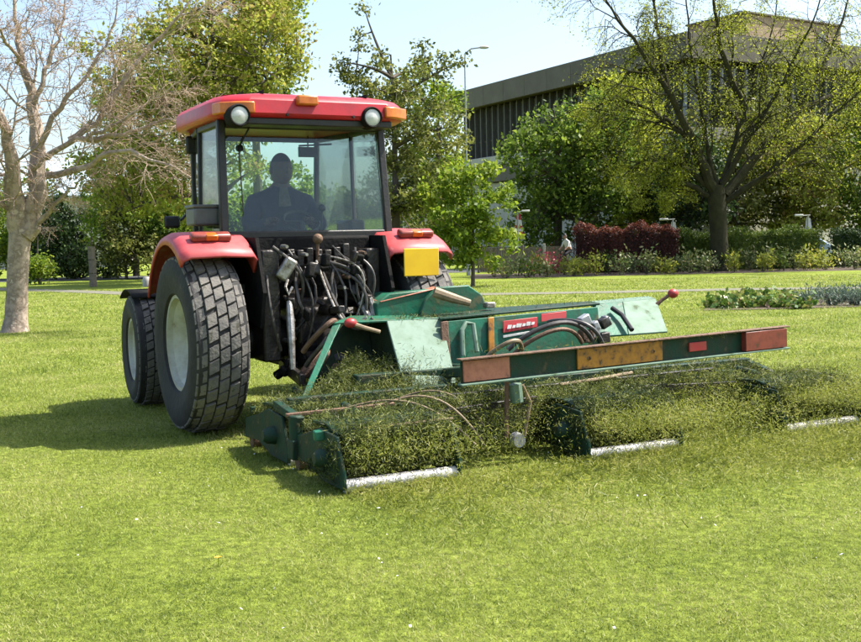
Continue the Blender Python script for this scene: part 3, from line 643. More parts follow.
MB().prism([(-1.16, 1.0), (-.6, 1.40), (-.57, 1.385), (-1.1, .985)], 'y', -.7, .7).build('windscreen', 'bglass', t)

# ------------------------------------------------------------------ brown office building
def facade(root, A, B, zs, nm_, m, th=.35):
    A, B = Vector((*A, 0)), Vector((*B, 0)); d = (B-A).normalized(); nrm = Vector((d.y, -d.x, 0))
    return A, d, nrm, (B-A).length
Lp, Kp = Vector((3.1, 90, 0)), Vector((15.6, 66, 0)); ex = (Kp-Lp).normalized(); ey = Vector((-ex.y, ex.x, 0)); rzb = math.atan2(ex.y, ex.x); Lf = (Kp-Lp).length
bd = thing('office_building', 'long brown office block with fin windows and overhanging roof behind the trees', 'building', Lp, rzb)
D_ = 24
MB().box((Lf/2, D_/2, 3.0), (Lf, D_, 6.0)).build('ground_storey', 'palewall', bd, .05)
MB().box((Lf/2+.2, D_/2-.1, 6.65), (Lf+.4, D_+.6, 1.2)).build('spandrel', 'brownpanel', bd, .03)
MB().box((Lf/2+.25, D_/2-.15, 7.65), (Lf+.6, D_+.8, .7)).build('white_band', 'palewall', bd, .03)
MB().box((Lf/2, D_/2, 9.95), (Lf-.6, D_-.6, 3.85)).build('core_wall', 'brownpanel', bd)
nb = 30
for k in range(nb):
    x0 = .25+(Lf-.5)*k/nb; x1 = .25+(Lf-.5)*(k+1)/nb
    MB().box(((x0+x1)/2, .17, 9.95), (x1-x0-.14, .06, 3.75)).build('window_pane', 'bglass', bd)
    MB().box((x0, .0, 9.95), (.10, .4, 3.88)).build('fin', 'mullion', bd)
MB().box((Lf/2, .14, 9.3), (Lf-.5, .08, .09)).build('transom', 'mullion', bd)
nb = 24
for k in range(nb):
    y0 = .3+(D_-.6)*k/nb; y1 = .3+(D_-.6)*(k+1)/nb
    MB().box((Lf-.17, (y0+y1)/2, 9.95), (.06, y1-y0-.14, 3.75)).build('window_pane', 'bglass', bd); MB().box((Lf+.0, y0, 9.95), (.5, .13, 3.88)).build('fin', 'mullion', bd)
npn = 10
for k in range(npn):                                            # roof fascia in panels
    x0 = -1.0+(Lf+2)*k/npn; x1 = -1.0+(Lf+2)*(k+1)/npn; MB().box(((x0+x1)/2, -.9, 12.65), (x1-x0-.025, .3, 1.5)).build('fascia_panel', 'brownpanel', bd)
for k in range(8):
    y0 = -.75+(D_+1)*k/8; y1 = -.75+(D_+1)*(k+1)/8; MB().box((Lf+.9, (y0+y1)/2, 12.65), (.3, y1-y0-.025, 1.5)).build('fascia_panel', 'brownpanel', bd); MB().box((-.9, (y0+y1)/2, 12.65), (.3, y1-y0-.025, 1.5)).build('fascia_panel', 'brownpanel', bd)
MB().box((Lf/2, D_/2-.2, 12.55), (Lf+1.4, D_+.9, 1.0)).build('roof', 'brownpanel', bd)
# roof-top plant room
p1 = Vector((20.3, 70, 0)); pr_ = thing('plant_room', 'tan clad rooftop block above the brown roof edge', 'building', p1+Vector((0, 0, 0)), math.atan2(5.5, 8.2))
MB().box((4.95, 2.6, 13.1), (9.9, 5.2, 1.9)).build('base_band', 'brownpanel', pr_, .03)
MB().box((4.9, 2.7, 14.75), (9.6, 4.8, 1.44)).build('wall', 'tanpanel', pr_, .03)
MB().box((4.9, 2.7, 15.53), (9.9, 5.1, .12)).build('roof', 'brownpanel', pr_, .02)
MB().box((7.6, .28, 14.55), (.75, .06, .8)).build('vent_opening', 'bglass', pr_)
MB().box((4.9, 2.8, 6.05), (9.2, 4.4, 12.1)).build('lower_wall', 'palewall', pr_)
# house beyond the left shrubs, low block right of the olive tree
hp = Vector(base_at(62, 92)); ht = thing('pale_house', 'pale house with light blue roof glimpsed between left trees', 'house', hp, R(12))
MB().box((0, 4, 3), (11, 8, 6)).build('wall', 'palewall', ht)
MB().prism([(-.6, 6.0), (4, 9.4), (8.6, 6.0), (8.6, 5.8), (4, 9.15), (-.6, 5.8)], 'x', -5.9, 5.9).build('roof', 'blueroof', ht)
for x in (-3.6, -1, 1.8, 4.2):
    for z in (1.6, 4.3):
        wo = MB().box((x, -.02, z), (1.1, .08, 1.3)).build('window', 'white', ht); MB().box((x, -.07, z), (.95, .03, 1.15)).build('pane', 'bglass', wo)
hp = Vector(base_at(462, 100)); ht = thing('low_block', 'pale low building end showing between lamp post and brown block', 'building', hp, R(-4))
MB().box((0, 4, 4.3), (14, 8, 8.6)).build('wall', 'palewall', ht); MB().box((0, 4, 8.95), (14.6, 8.6, .7)).build('roof', 'white', ht)
for x in range(-6, 7, 2):
    for z in (3, 6.4):
        wo = MB().box((x, -.02, z), (1.5, .08, 1.5)).build('window', 'white', ht); MB().box((x, -.07, z), (1.3, .03, 1.3)).build('pane', 'bglass', wo)

# ------------------------------------------------------------------ tractor
HEAD = R(27); TC = Vector((-1.122, 9.906, 0))
tr = thing('tractor', 'red tractor with black cab frame and wide turf tyres towing a green gang mower', 'tractor', TC, HEAD)
Rv = Vector((math.cos(HEAD), math.sin(HEAD), 0)); Fv = Vector((-math.sin(HEAD), math.cos(HEAD), 0))
def T(px, py, ly):                       # pixel -> tractor-local point on the plane local y = ly
    o = Vector((0, 0, CAMH)); d = ray(px, py); k = ((TC+Fv*ly-o).dot(Fv))/d.dot(Fv); p = o+d*k-TC
    return Vector((p.dot(Rv), p.dot(Fv), p.z))
def proj(p):
    v = TC+Rv*p[0]+Fv*p[1]+Vector((0, 0, p[2]-CAMH)); z = v.dot(fw); return (CX+FPX*v.dot(rt)/z, CY-FPX*v.dot(up)/z)

def wheel(r, wd, rr, rows, cols, bh, name='wheel'):
    """mesh data of tyre, tread and rim around the x axis; +x is the outer face"""
    h = wd/2; n = 64
    prof = [(-h*.78, rr), (-h*.95, rr+.02), (-h*1.06, rr+(r-rr)*.35), (-h*1.08, rr+(r-rr)*.6), (-h*1.0, r-.07), (-h*.9, r-bh-.005), (-h*.5, r-bh+.006), (0, r-bh+.01), (h*.5, r-bh+.006), (h*.9, r-bh-.005), (h*1.0, r-.07), (h*1.08, rr+(r-rr)*.6), (h*1.06, rr+(r-rr)*.35), (h*.95, rr+.02), (h*.78, rr)]
    ty = MB().lathe(prof, 'x', n)
    # turf tread: staggered blocks in skewed courses
    td = MB(); cw = (wd*1.0)/cols
    for c in range(cols):
        xc = -wd*.5+cw*(c+.5); edge = (c in (0, cols-1))
        for k in range(rows):
            a0 = 2*math.pi*(k+(c % 2)*.5-.22*c)/rows; da = 2*math.pi/rows*.82; rad = r-(.018 if edge else .0)-.006*((k*7+c*13) % 5)/5; a0 += .004*((k*11+c*5) % 7-3)
            vs = []
            for (rb, g) in ((r-bh-.02, 1.0), (rad, .93)):
                for sx, sa in ((-1, -1), (1, -1), (1, 1), (-1, 1)):
                    x = xc+sx*cw*.45*g; a = a0+sa*da/2*g-sx*.022
                    rr_ = rb-(.025 if edge and sx*xc > 0 else 0); vs.append((x, rr_*math.cos(a), rr_*math.sin(a)))
            td.add(vs, [(0, 3, 2, 1), (4, 5, 6, 7), (0, 1, 5, 4), (1, 2, 6, 5), (2, 3, 7, 6), (3, 0, 4, 7)])
    rim = MB().lathe([(h*.80, rr+.012), (h*.84, rr+.012), (h*.84, rr-.02), (h*.62, rr-.035), (h*.55, rr-.06), (h*.18, rr*.72), (h*.12, rr*.60), (h*.22, rr*.46), (h*.22, rr*.33), (h*.36, rr*.30), (h*.40, rr*.12), (h*.40, .001)], 'x', 40)
    rim.lathe([(-h*.8, rr+.012), (-h*.8, rr-.03), (h*.1, rr-.06)], 'x', 40)
    nuts = MB()
    for k in range(8):
        a = k*math.pi/4; nuts.lathe([(h*.2, .022), (h*.27, .022), (h*.27, .001)], 'x', 6, c=(0, rr*.39*math.cos(a), rr*.39*math.sin(a)))
    return ty.mesh('tyre'), td.mesh('tread', 20), rim.mesh('rim'), nuts.mesh('nuts')
def put(name, me, m, parent, loc=None, rz=0):
    if not me.materials: me.materials.append(M[m])
    o = bpy.data.objects.new(name, me); link(o, parent)
    if loc is not None: o.location = loc
    o.rotation_euler.z = rz; return o
RR, RW, FR_, FW_ = .775, .45, .57, .36
rearm = wheel(RR, RW, .405, 37, 5, .032); frontm = wheel(FR_, FW_, .31, 40, 5, .022)
TRK, FTRK, WB = .98, 1.0, 1.9
for s in (-1, 1):
    for nm_, ms, x, y, r, st in (('rear_wheel', rearm, TRK, 0, RR, 0), ('front_wheel', frontm, FTRK, WB, FR_, R(-3))):
        wo = put(nm_, ms[0], 'rubber', tr, (s*x, y, r), (0 if s > 0 else math.pi)+st)
        put('tread', ms[1], 'tread', wo); put('rim', ms[2], 'rim', wo); put('wheel_nuts', ms[3], 'galv', wo)

# body
MB().box((0, .25, .82), (.52, 1.1, .62)).box((0, -.30, .80), (.44, .2, .5)).lathe([(-.72, .17), (-.25, .19), (.25, .19), (.72, .17)], 'x', 20, c=(0, 0, .775)).build('transmission', 'grime', tr, .03)
MB().box((0, 1.3, .75), (.36, 1.4, .42)).build('engine_block', 'grime', tr, .03)
MB().lathe([(-.78, .08), (.78, .08)], 'x', 14, c=(0, WB, .55)).box((0, WB, .62), (.4, .3, .3)).build('front_axle', 'grime', tr, .01)
MB().prism([(1.3, 1.0), (1.3, 1.5), (1.9, 1.42), (2.3, 1.28), (2.4, 1.15), (2.4, .85), (2.2, .8)], 'x', -.36, .36).build('bonnet', 'red', tr, .06, seg=3)
MB().box((0, 2.40, 1.02), (.6, .04, .3)).build('grille', 'black', tr, .01)
MB().box((0, .55, 1.22), (1.5, 1.35, .10)).build('cab_floor', 'black', tr, .02)
# cab: plan corners (bottom / top)
zb, zt = 1.71, 2.68; YR, YRt, YB, YFv = -.14, -.04, .62, 1.32
XR, XRt, XF = .77, .745, .62
cabx = lambda y: XR+(XF-XR)*max(0, (y-.5))/.82
fr = MB()
post = .055
def pbar(a, b, wd=post, ht=post): fr.bar(a, b, wd, ht, (0, 1, 0))
for s in (-1, 1):
    pbar((s*XR, YR, zb-.05), (s*XRt, YRt, zt), .07, .07); pbar((s*(XR+.0), YB, 1.3), (s*.745, YB, zt), .04, .035); pbar((s*XF, YFv, 1.3), (s*(XF+.02), YFv-.06, zt), .05, .05)
    fr.bar((s*XR, YR+.03, zb-.02), (s*(XR-.005), YB-.02, zb-.02), .05, .06); fr.bar((s*(XR-.005), YB+.03, 1.32), (s*XF, YFv-.02, 1.32), .05, .06)
    fr.bar((s*XRt, YRt+.03, zt-.03), (s*.745, YB-.02, zt-.03), .05, .06); fr.bar((s*.745, YB+.03, zt-.03), (s*(XF+.02), YFv-.09, zt-.03), .05, .06)
fr.bar((-XR+.04, YR, zb-.03), (XR-.04, YR, zb-.03), .06, .07); fr.bar((-XRt+.04, YRt, zt-.035), (XRt-.04, YRt, zt-.035), .05, .08)
fr.bar((-XF, YFv, 1.62), (XF, YFv, 1.62), .05, .05); fr.bar((-XF, YFv-.06, zt-.03), (XF, YFv-.06, zt-.03), .05, .06)
fr.build('cab_frame', 'black', tr, .012)
def pane(name, q, m='glass', th=.006):
    q = [Vector(v) for v in q]; n = (q[1]-q[0]).cross(q[2]-q[0]).normalized()*th
    return MB().add([*q, *[v+n for v in q]], [(0, 1, 2, 3), (7, 6, 5, 4), (0, 4, 5, 1), (1, 5, 6, 2), (2, 6, 7, 3), (3, 7, 4, 0)]).build(name, m, tr, smooth=0)
rw = pane('rear_window', [(-XR+.035, YR-.005, zb), (XR-.035, YR-.005, zb), (XRt-.035, YRt-.005, zt-.07), (-XRt+.035, YRt-.005, zt-.07)])
pane('front_window', [(-XF+.03, YFv, 1.65), (XF-.03, YFv, 1.65), (XF-.01, YFv-.06, zt-.06), (-XF+.01, YFv-.06, zt-.06)])
for s in (-1, 1):
    pane('side_window', [(s*XR, YR+.05, zb+.01), (s*(XR-.003), YB-.04, zb+.01), (s*.744, YB-.04, zt-.06), (s*(XRt), YRt+.05, zt-.06)])
    pane('door_window', [(s*(XR-.005), YB+.04, 1.36), (s*(XF+.005), YFv-.04, 1.36), (s*(XF+.02), YFv-.09, zt-.06), (s*.744, YB+.04, zt-.06)])
# window fittings
yw = lambda z: YR+(YRt-YR)*(z-zb)/(zt-zb)
MB().tube([(-.46, yw(2.66)-.03, 2.68), (-.60, yw(2.45)-.03, 2.44)], .008, 6).tube([(-.60, yw(2.6)-.03, 2.46), (-.60, yw(1.9)-.03, 1.85)], .006, 5).lathe([(-.02, .03), (.02, .03), (.02, .001), (-.02, .001)], 'y', 10, c=(-.60, yw(2.4)-.03, 2.43)).build('wiper', 'black', rw)
MB().tube([(-.03, yw(2.55)+.03, 2.47), (.28, yw(2.5)+.03, 2.49)], .009, 6).build('window_stay', 'black', rw)
im = T(308, 152, .98); MB().box(im, (.2, .03, .10)).tube([im, im+Vector((.02, .05, .2))], .008, 6).build('interior_mirror', 'black', tr, .02)
MB().box((.30, 1.0, 2.0), (.02, .03, .02)).build('switch', 'black', tr)
for x in (-.32, .33):
    MB().lathe([(-.03, .035), (.01, .04), (.02, .001)], 'y', 12, c=(x, yw(2.68)-.05, 2.70)).build('window_hinge', 'black', rw)
# roof
def roof_ring(z, ins, yr=-.36, yf=1.46, hw=.90, sx=.06):
    a = hw-ins; return [(x+sx, y, zz) for x, y, zz in [(-a+.24, yr+ins, z), (a-.24, yr+ins, z), (a-.05, yr+.15+ins, z), (a, yr+.36, z), (a, yf-.35, z), (a-.2, yf-ins, z), (-a+.2, yf-ins, z), (-a, yf-.35, z), (-a, yr+.36, z), (-a+.05, yr+.15+ins, z)]]
rings = [roof_ring(2.665, .16), roof_ring(2.675, .02), roof_ring(2.71, 0), roof_ring(2.82, .015), roof_ring(2.865, .06), roof_ring(2.89, .15), roof_ring(2.905, .34)]
rf = MB(); n = 10
rf.add([v for r_ in rings for v in r_], [(i*n+k, i*n+(k+1) % n, (i+1)*n+(k+1) % n, (i+1)*n+k) for i in range(len(rings)-1) for k in range(n)]+[tuple(range(n))[::-1], tuple(range((len(rings)-1)*n, len(rings)*n))])
roof = rf.build('cab_roof', 'red', tr, .02, seg=3)
MB().box((.04, -.19, 2.645), (1.42, .26, .06)).build('roof_underside', 'black', roof, .01)
for s in (-1, 1):
    MB().prism([(x_*s+.06, y_) for x_, y_ in [(.60, -.385), (.70, -.375), (.865, -.255), (.90, -.12), (.84, -.10), (.60, -.28)]], 'z', 2.70, 2.80).build('amber_lamp', 'amber', roof, .012)
    lx_ = (T(240, 118, -.39) if s < 0 else T(373, 120, -.39)); lz_ = lx_.z+.025; lx_ = lx_.x
    wl = MB().lathe([(-.365, .01), (-.37, .068), (-.395, .076), (-.40, .086), (-.37, .096), (-.25, .098), (-.22, .02)], 'y', 24, c=(lx_, 0, lz_)).build('work_light', 'panel_black', roof)
    MB().lathe([(-.385, .075), (-.393, .05), (-.397, .001)], 'y', 24, c=(lx_, 0, lz_)).build('lens', 'lens', wl)
MB().box((T(307, 107, -.36).x, -.36, 2.825), (.19, .08, .085)).build('amber_beacon', 'amber', roof, .015)
for x_ in (-.42, .54): MB().box((x_, .5, 2.9), (.012, 1.5, .03)).build('roof_seam', 'panel_black', roof)
for x_ in (-.25, .36, .62): MB().lathe([(-.372, .001), (-.372, .012), (-.35, .014)], 'y', 8, c=(x_, 0, 2.70)).build('bolt', 'black', roof)
# rear fenders
def fender(s):
    mb = MB(); N = 14; cs = [(.60, -.14), (.605, .0), (.64, .035), (.9, .05), (1.17, .04), (1.235, .005), (1.25, -.06)]; vs = []; m_ = len(cs)
    for i in range(N+1):
        a = R(127-101*i/N)                       # from the front over the top to the rear
        rad = .86+.03*math.sin(math.pi*i/N)
        for x, dz in cs:
            rr_ = rad+dz; vs.append((s*x, -math.cos(math.pi-a)*-1*rr_*1.0, .79+math.sin(a)*rr_))
    vs = [(x, -y, z) for x, y, z in vs]
    vs2 = []
    for x, y, z in vs: vs2.append((x, y, z))
    mb.add(vs2, [(i*m_+k, i*m_+k+1, (i+1)*m_+k+1, (i+1)*m_+k) for i in range(N) for k in range(m_-1)])
    o = mb.build('fender', 'red_faded', tr, smooth=50); sm = o.modifiers.new('solid', 'SOLIDIFY'); sm.thickness = .02
    return o
for s in (-1, 1):
    f = fender(s)
    yy, zz = -.50, 1.585
    tl = MB().box((s*.95, -.34, 1.675), (.34, .10, .065), Matrix.Rotation(R(22), 3, 'X')).build('tail_light', 'redref', f, .02)
    MB().box((s*.95, -.362, 1.675), (.10, .08, .05), Matrix.Rotation(R(22), 3, 'X')).build('amber_lens', 'amber', tl, .01)
# inner wheel arches and back panel
for s in (-1, 1): MB().prism([(-.62, 1.2), (-.45, 1.66), (.9, 1.68), (1.1, 1.25), (.4, 1.15), (-.2, .95), (-.5, .9)], 'x', s*.57, s*.60).build('inner_arch', 'panel_black', tr)
MB().prism([(-.20, 1.05), (-.2, 1.66), (-.1, 1.68), (.1, 1.25), (.1, 1.0)], 'x', -.56, .56).build('back_panel', 'panel_black', tr, .02)
MB().box((-.48, -.32, 1.08), (.16, .3, .95)).build('side_support', 'grime', tr, .02); MB().box((.50, -.30, 1.2), (.14, .2, .7)).build('side_support', 'grime', tr, .02)
# number plate, tool box, mirrors
pc = T(421.5, 262, -.62); MB().box(pc, (.345, .012, .245)).build('number_plate', 'yellow', tr, .006)
MB().box((pc.x, pc.y+.035, pc.z), (.1, .05, .2)).build('plate_bracket', 'black', tr)
pc = T(203, 217, .25); bx_ = MB(); bx_.box((pc.x, pc.y, pc.z), (.235, .3, .155)).build('tool_box', 'grey_box', tr, .02); MB().box((pc.x, pc.y, pc.z+.09), (.25, .31, .03)).build('tool_box_lid', 'grey_box', tr, .01)
pc = T(172, 222, .9); MB().box(pc, (.15, .04, .11)).build('wing_mirror', 'black', tr, .02); MB().tube([pc, pc+Vector((.1, .05, .02)), (-.72, 1.1, 1.95), (-.64, YFv, 2.0)], .012, 6).build('mirror_arm', 'black', tr)
pc = T(190.5, 145, 1.15); MB().box(pc, (.09, .05, .17)).build('upper_mirror', 'black', tr, .02); MB().tube([pc, (-.66, YFv-.05, pc.z)], .012, 6).build('upper_mirror_arm', 'black', tr)
# front mudguards
for s in (-1, 1):
    mb = MB(); N = 10; vs = []
    for i in range(N+1):
        a = R(62+60*i/N)
        for x in (-.2, .2): vs.append((s*FTRK+x, WB-math.cos(a)*.61, FR_+math.sin(a)*.61))
    mb.add(vs, [(2*i, 2*i+1, 2*i+3, 2*i+2) for i in range(N)]); o = mb.build('front_mudguard', 'panel_black', tr); o.modifiers.new('s', 'SOLIDIFY').thickness = .015
    MB().lathe([(0, .04), (.06, .05), (.1, .03), (.1, .001)], 'z', 10, c=(s*FTRK, WB-.05, FR_+.63)).build('marker_lamp', 'palewall', o)
# interior
MB().box((-.05, .32, 1.42), (.5, .5, .12)).box((-.05, .60, 1.75), (.46, .12, .6)).box((-.05, .35, 1.3), (.3, .3, .15)).build('driver_seat', 'seat', tr, .05, seg=3)
sw = MB().lathe([(-.016, .165), (0, .18), (.016, .165), (0, .15)], 'z', 28, closed=True); 
swo = sw.build('steering_wheel', 'black', tr, loc=(.02, .10, 1.80)); swo.rotation_euler = (R(35), 0, 0)
MB().tube([(.02, .0, 1.28), (.02, .05, 1.6), (.02, .10, 1.79)], [.07, .05, .03], 10).tube([(-.15, .1, 1.8), (.19, .1, 1.8)], .013, 6).build('steering_column', 'black', tr)
MB().tube([(.17, .02, 1.5), (.18, .0, 1.9)], .012, 6).sphere((.18, 0, 1.92), .035, 8).build('control_lever', 'black', tr)
MB().box((.5, .1, 1.66), (.16, .34, .3)).build('console', 'black', tr, .03)
# rear linkage, rods, hoses
lk = MB()
for s in (-1, 1): lk.bar((s*.30, -.15, .55), (s*.42, -1.0, .50), .05, .10)
lk.build('lower_link', 'grime', tr, .01)
MB().bar((0, -.35, 1.0), (0, -.85, 1.05), .06, .06).lathe([(-.12, .05), (.12, .05)], 'y', 10, c=(0, -.55, 1.03)).build('top_link', 'grime', tr, .01)
for s in (-1, 1): MB().bar((s*.22, -.25, 1.18), (s*.36, -.62, 1.10), .06, .09).build('lift_arm', 'grime', tr, .01)
MB().tube([(-.37, -.6, 1.12), (-.385, -.66, .95), (-.40, -.72, .56)], [.025, .035, .022], 8).build('lift_rod', 'steel', tr)
MB().tube([(.37, -.6, 1.12), (.385, -.66, .95), (.40, -.72, .56)], [.025, .035, .022], 8).build('lift_rod', 'steel', tr)
MB().lathe([(-.20, .001), (-.20, .10), (-.12, .12), (.05, .12), (.05, .001)], 'y', 16, c=(0, -.45, .75)).build('drive_shaft_guard', 'grime', tr)
rg = random.Random(4)
for k in range(7): MB().box((-.25+.085*k, -.30, 1.50+rg.uniform(-.03, .03)), (.06, .12, .14)).build('valve_section', 'grime', tr, .008)
for k in range(40):
    z = rg.uniform(.48, 1.55); MB().box((rg.uniform(-.44, .44), -.33-rg.uniform(0, .28), z), (rg.uniform(.03, .11), rg.uniform(.04, .12), rg.uniform(.03, .13)), Matrix.Rotation(rg.uniform(-.6, .6), 3, 'Y') @ Matrix.Rotation(rg.uniform(-.5, .5), 3, 'X')).build('linkage_block', 'panel_black' if k % 3 else 'grime', tr, .015)
for k in range(14):
    x, z = rg.uniform(-.42, .42), rg.uniform(.75, 1.6); y = -.42-rg.uniform(0, .1); MB().lathe([(y-.05, .001), (y-.05, .014), (y, .02), (y+.08, .02)], 'y', 8, c=(x, 0, z)).build('hydraulic_coupling', 'steel' if k % 2 else 'rust', tr)
for k in range(12):
    x0, z0 = rg.uniform(-.4, .35), rg.uniform(1.1, 1.58); x1, z1 = x0+rg.uniform(-.25, .25), z0-rg.uniform(.3, .75)
    MB().tube([Vector((x0, -.42, z0)).lerp(Vector((x1, -.5, z1)), i/10)+Vector((rg.uniform(.0, .01)+.1*math.sin(math.pi*i/10)*(1 if k % 2 else -1), -.1*math.sin(math.pi*i/10), 0)) for i in range(11)], rg.choice((.008, .012, .016)), 6).build('hose', rg.choice(('hose', 'hose', 'grime')), tr)
for k, (a0, b0) in enumerate((((-.2, -.5, .62), (.1, -.9, .60)), ((-.3, -.7, .50), (.05, -.62, .80)), ((.1, -.5, .9), (.3, -.8, .55)))): MB().tube([Vector(a0), Vector(a0).lerp(Vector(b0), .5)+Vector((0, -.06, .03)), Vector(b0)], [.05, .06, .04], 10).build('drive_joint', 'rust' if k else 'grime', tr)
MB().tube([(-.1, -.75, .56), (.02, -1.0, .55), (.12, -1.2, .50)], [.05, .04, .045], 10).build('drive_shaft', 'rust', tr)
MB().prism([(-.45, .38), (-.7, .40), (-.7, .62), (-.4, .75), (-.2, .7), (-.2, .45)], 'x', -.22, .3).build('hitch_frame', 'grime', tr, .02)
def hose(a, b, sag, side, m='hose', r=.014, par=None, nm_='hose'):
    a, b = Vector(a), Vector(b); pts = []
    for i in range(13):
        t_ = i/12; q = a.lerp(b, t_); k = math.sin(math.pi*t_); pts.append(q+Vector((side*k, -.10*k, sag*k)))
    return MB().tube(pts, r, 8).build(nm_, m, par or tr)
hose((.02, -.42, 1.45), (.25, -.55, .85), .12, .16); hose((.05, -.42, 1.40), (.28, -.6, .80), .10, .14); hose((-.02, -.42, 1.5), (.22, -.58, .9), .14, .2, 'steel', .009)
hose((-.05, -.42, 1.45), (.18, -.95, .98), -.25, -.04, 'steel', .012); hose((-.02, -.42, 1.42), (.22, -.98, .97), -.28, -.02, 'hose', .014); hose((-.3, -.42, 1.55), (-.2, -.5, .7), 0, .1, 'hose', .01)
hose((-.45, -.45, 1.58), (-.25, -.42, 1.0), .03, .12); hose((.3, -.42, 1.5), (.36, -.5, .95), .08, .1, 'hose', .014); hose((-.5, -.4, 1.45), (-.42, -.5, .7), 0, -.06)
MB().bar((-.40, -.5, 1.42), (-.31, -.52, 1.36), .1, .2).build('bracket', 'steel', tr, .02)
MB().tube([(-.36, -.55, 1.30), (-.40, -.60, 1.24), (-.38, -.62, 1.18), (-.34, -.60, 1.24)], .012, 6).build('shackle', 'steel', tr)
MB().sphere((-.03, -.42, 1.64), .045, 10).tube([(-.03, -.4, 1.45), (-.03, -.42, 1.63)], .015, 6).build('hitch_knob', 'rust', tr)
MB().tube([(.30, -.55, 1.08), (.33, -.62, .98), (.37, -.7, .88)], [.03, .035, .02], 8).build('ram', 'steel', tr)

# driver: facing the rear window over the mower, hands on the wheel
dp = T(280, 172, .34); dx = dp.x
J = {'pel': ((0, 0, 1.56), (.20, .15)), 'sp': ((0, -.01, 1.78), (.20, .15)), 'ch': ((0, -.02, 1.97), (.24, .15)), 'nk': ((0, -.03, 2.12), .085), 'hd': ((0, -.04, 2.2), .075)}
ed = [('pel', 'sp'), ('sp', 'ch'), ('ch', 'nk'), ('nk', 'hd')]
for s, q in ((-1, 'l'), (1, 'r')):
    J.update({q+'sh': ((s*.25, -.01, 1.97), .105), q+'el': ((s*.36, -.12, 1.74), .078), q+'wr': ((s*.185, -.235, 1.80), .036), q+'pa': ((s*.165, -.265, 1.815), .035),
              q+'hip': ((s*.11, -.03, 1.50), .11), q+'kn': ((s*.17, -.34, 1.50), .08), q+'an': ((s*.17, -.30, 1.30), .05)})
    ed += [('ch', q+'sh'), (q+'sh', q+'el'), (q+'el', q+'wr'), (q+'wr', q+'pa'), ('pel', q+'hip'), (q+'hip', q+'kn'), (q+'kn', q+'an')]
    for fi, (ox, oy) in enumerate(((-.03, -.03), (-.01, -.045), (.012, -.045), (.032, -.035))):
        J[q+'f%da' % fi] = ((s*(.165)+ox, -.265+oy, 1.83), .0095); J[q+'f%db' % fi] = ((s*.165+ox, -.262+oy-.02, 1.805), .008); ed += [(q+'pa', q+'f%da' % fi), (q+'f%da' % fi, q+'f%db' % fi)]
    J[q+'t'] = ((s*.135, -.255, 1.845), .010); ed += [(q+'wr', q+'t')]
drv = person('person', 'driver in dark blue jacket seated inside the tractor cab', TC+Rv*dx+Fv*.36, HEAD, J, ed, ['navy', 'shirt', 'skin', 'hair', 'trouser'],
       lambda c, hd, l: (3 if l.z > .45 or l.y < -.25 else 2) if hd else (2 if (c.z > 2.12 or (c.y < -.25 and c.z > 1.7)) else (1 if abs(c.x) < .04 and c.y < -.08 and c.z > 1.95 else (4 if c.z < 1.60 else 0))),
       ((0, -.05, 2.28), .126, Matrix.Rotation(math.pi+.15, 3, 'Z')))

# ------------------------------------------------------------------ gang mower
MX, MY = 1.42, -1.93                                   # mower centre in tractor-local coordinates
MC = TC+Rv*MX+Fv*MY
mw = thing('gang_mower', 'green trailed gang mower with light board and cutting cylinders thick with cut grass', 'mower', MC, HEAD)
def Q(px, py, ly): return T(px, py, ly+MY)-Vector((MX, MY, 0))       # pixel -> mower-local point on plane y = ly
UW = .80
def cutting_unit(x, y):
    """carrier frame (part) with rollers, cylinder, side plates (sub-parts); y is the rear roller line"""
    fr = MB()
    fr.bar((-UW/2, .12, .34), (UW/2, .12, .34), .06, .035); fr.bar((-UW/2, .86, .30), (UW/2, .86, .30), .05, .05)
    for s in (-.25, .25): fr.bar((s, .12, .36), (s, .86, .32), .05, .04)
    fr.tube([(0, .5, .34), (0, .75, .40), (0, .95, .42)], .03, 8)
    u = fr.build('cutting_unit', 'green_dark', mw, .006, loc=(x, y, 0))
    for s in (-1, 1):
        MB().prism([(-.05, .03), (-.06, .12), (.05, .36), (.35, .38), (.62, .30), (.90, .24), (.93, .08), (.6, .10), (.3, .03)], 'x', s*(UW/2+.005), s*(UW/2+.03)).build('side_plate', 'green_dark', u, .006)
        MB().lathe([(s*(UW/2+.03), .07), (s*(UW/2+.09), .06), (s*(UW/2+.12), .035), (s*(UW/2+.12), .001)], 'x', 14, c=(0, .22, .20)).build('end_housing', 'green_dark' if s < 0 else 'grime', u)
    MB().lathe([(-UW/2, .001), (-UW/2, .045), (UW/2, .045), (UW/2, .001)], 'x', 20, c=(0, 0, .047)).build('rear_roller', 'roller', u)
    MB().lathe([(-UW/2, .001), (-UW/2, .05), (UW/2, .05), (UW/2, .001)], 'x', 16, c=(0, .86, .052)).build('front_roller', 'rust', u)
    rl = MB(); nbld = 6; st = 12
    for k in range(nbld):
        vs = []
        for i in range(st+1):
            xx = -UW/2+.02+(UW-.04)*i/st; a = 2*math.pi*k/nbld+1.1*i/st
            for r_ in (.085, .125): vs.append((xx, .24+r_*math.cos(a), .18+r_*math.sin(a)))
        rl.add(vs, [(2*i, 2*i+1, 2*i+3, 2*i+2) for i in range(st)])
    rl.lathe([(-UW/2, .025), (UW/2, .025)], 'x', 8, c=(0, .24, .18))
    for xx in (-.3, 0, .3): rl.lathe([(xx-.005, .03), (xx-.005, .09), (xx+.005, .09), (xx+.005, .03)], 'x', 12, c=(0, .24, .18))
    o = rl.build('cylinder_reel', 'grime', u)
    MB().prism([(.10, .355), (.3, .40), (.55, .385), (.56, .40), (.3, .415), (.09, .37)], 'x', -UW/2, UW/2).build('deflector', 'green_dark', u)
    MB().bar((-UW/2, .10, .05), (UW/2, .10, .05), .08, .03).build('bed_knife', 'rust', u)
    return u
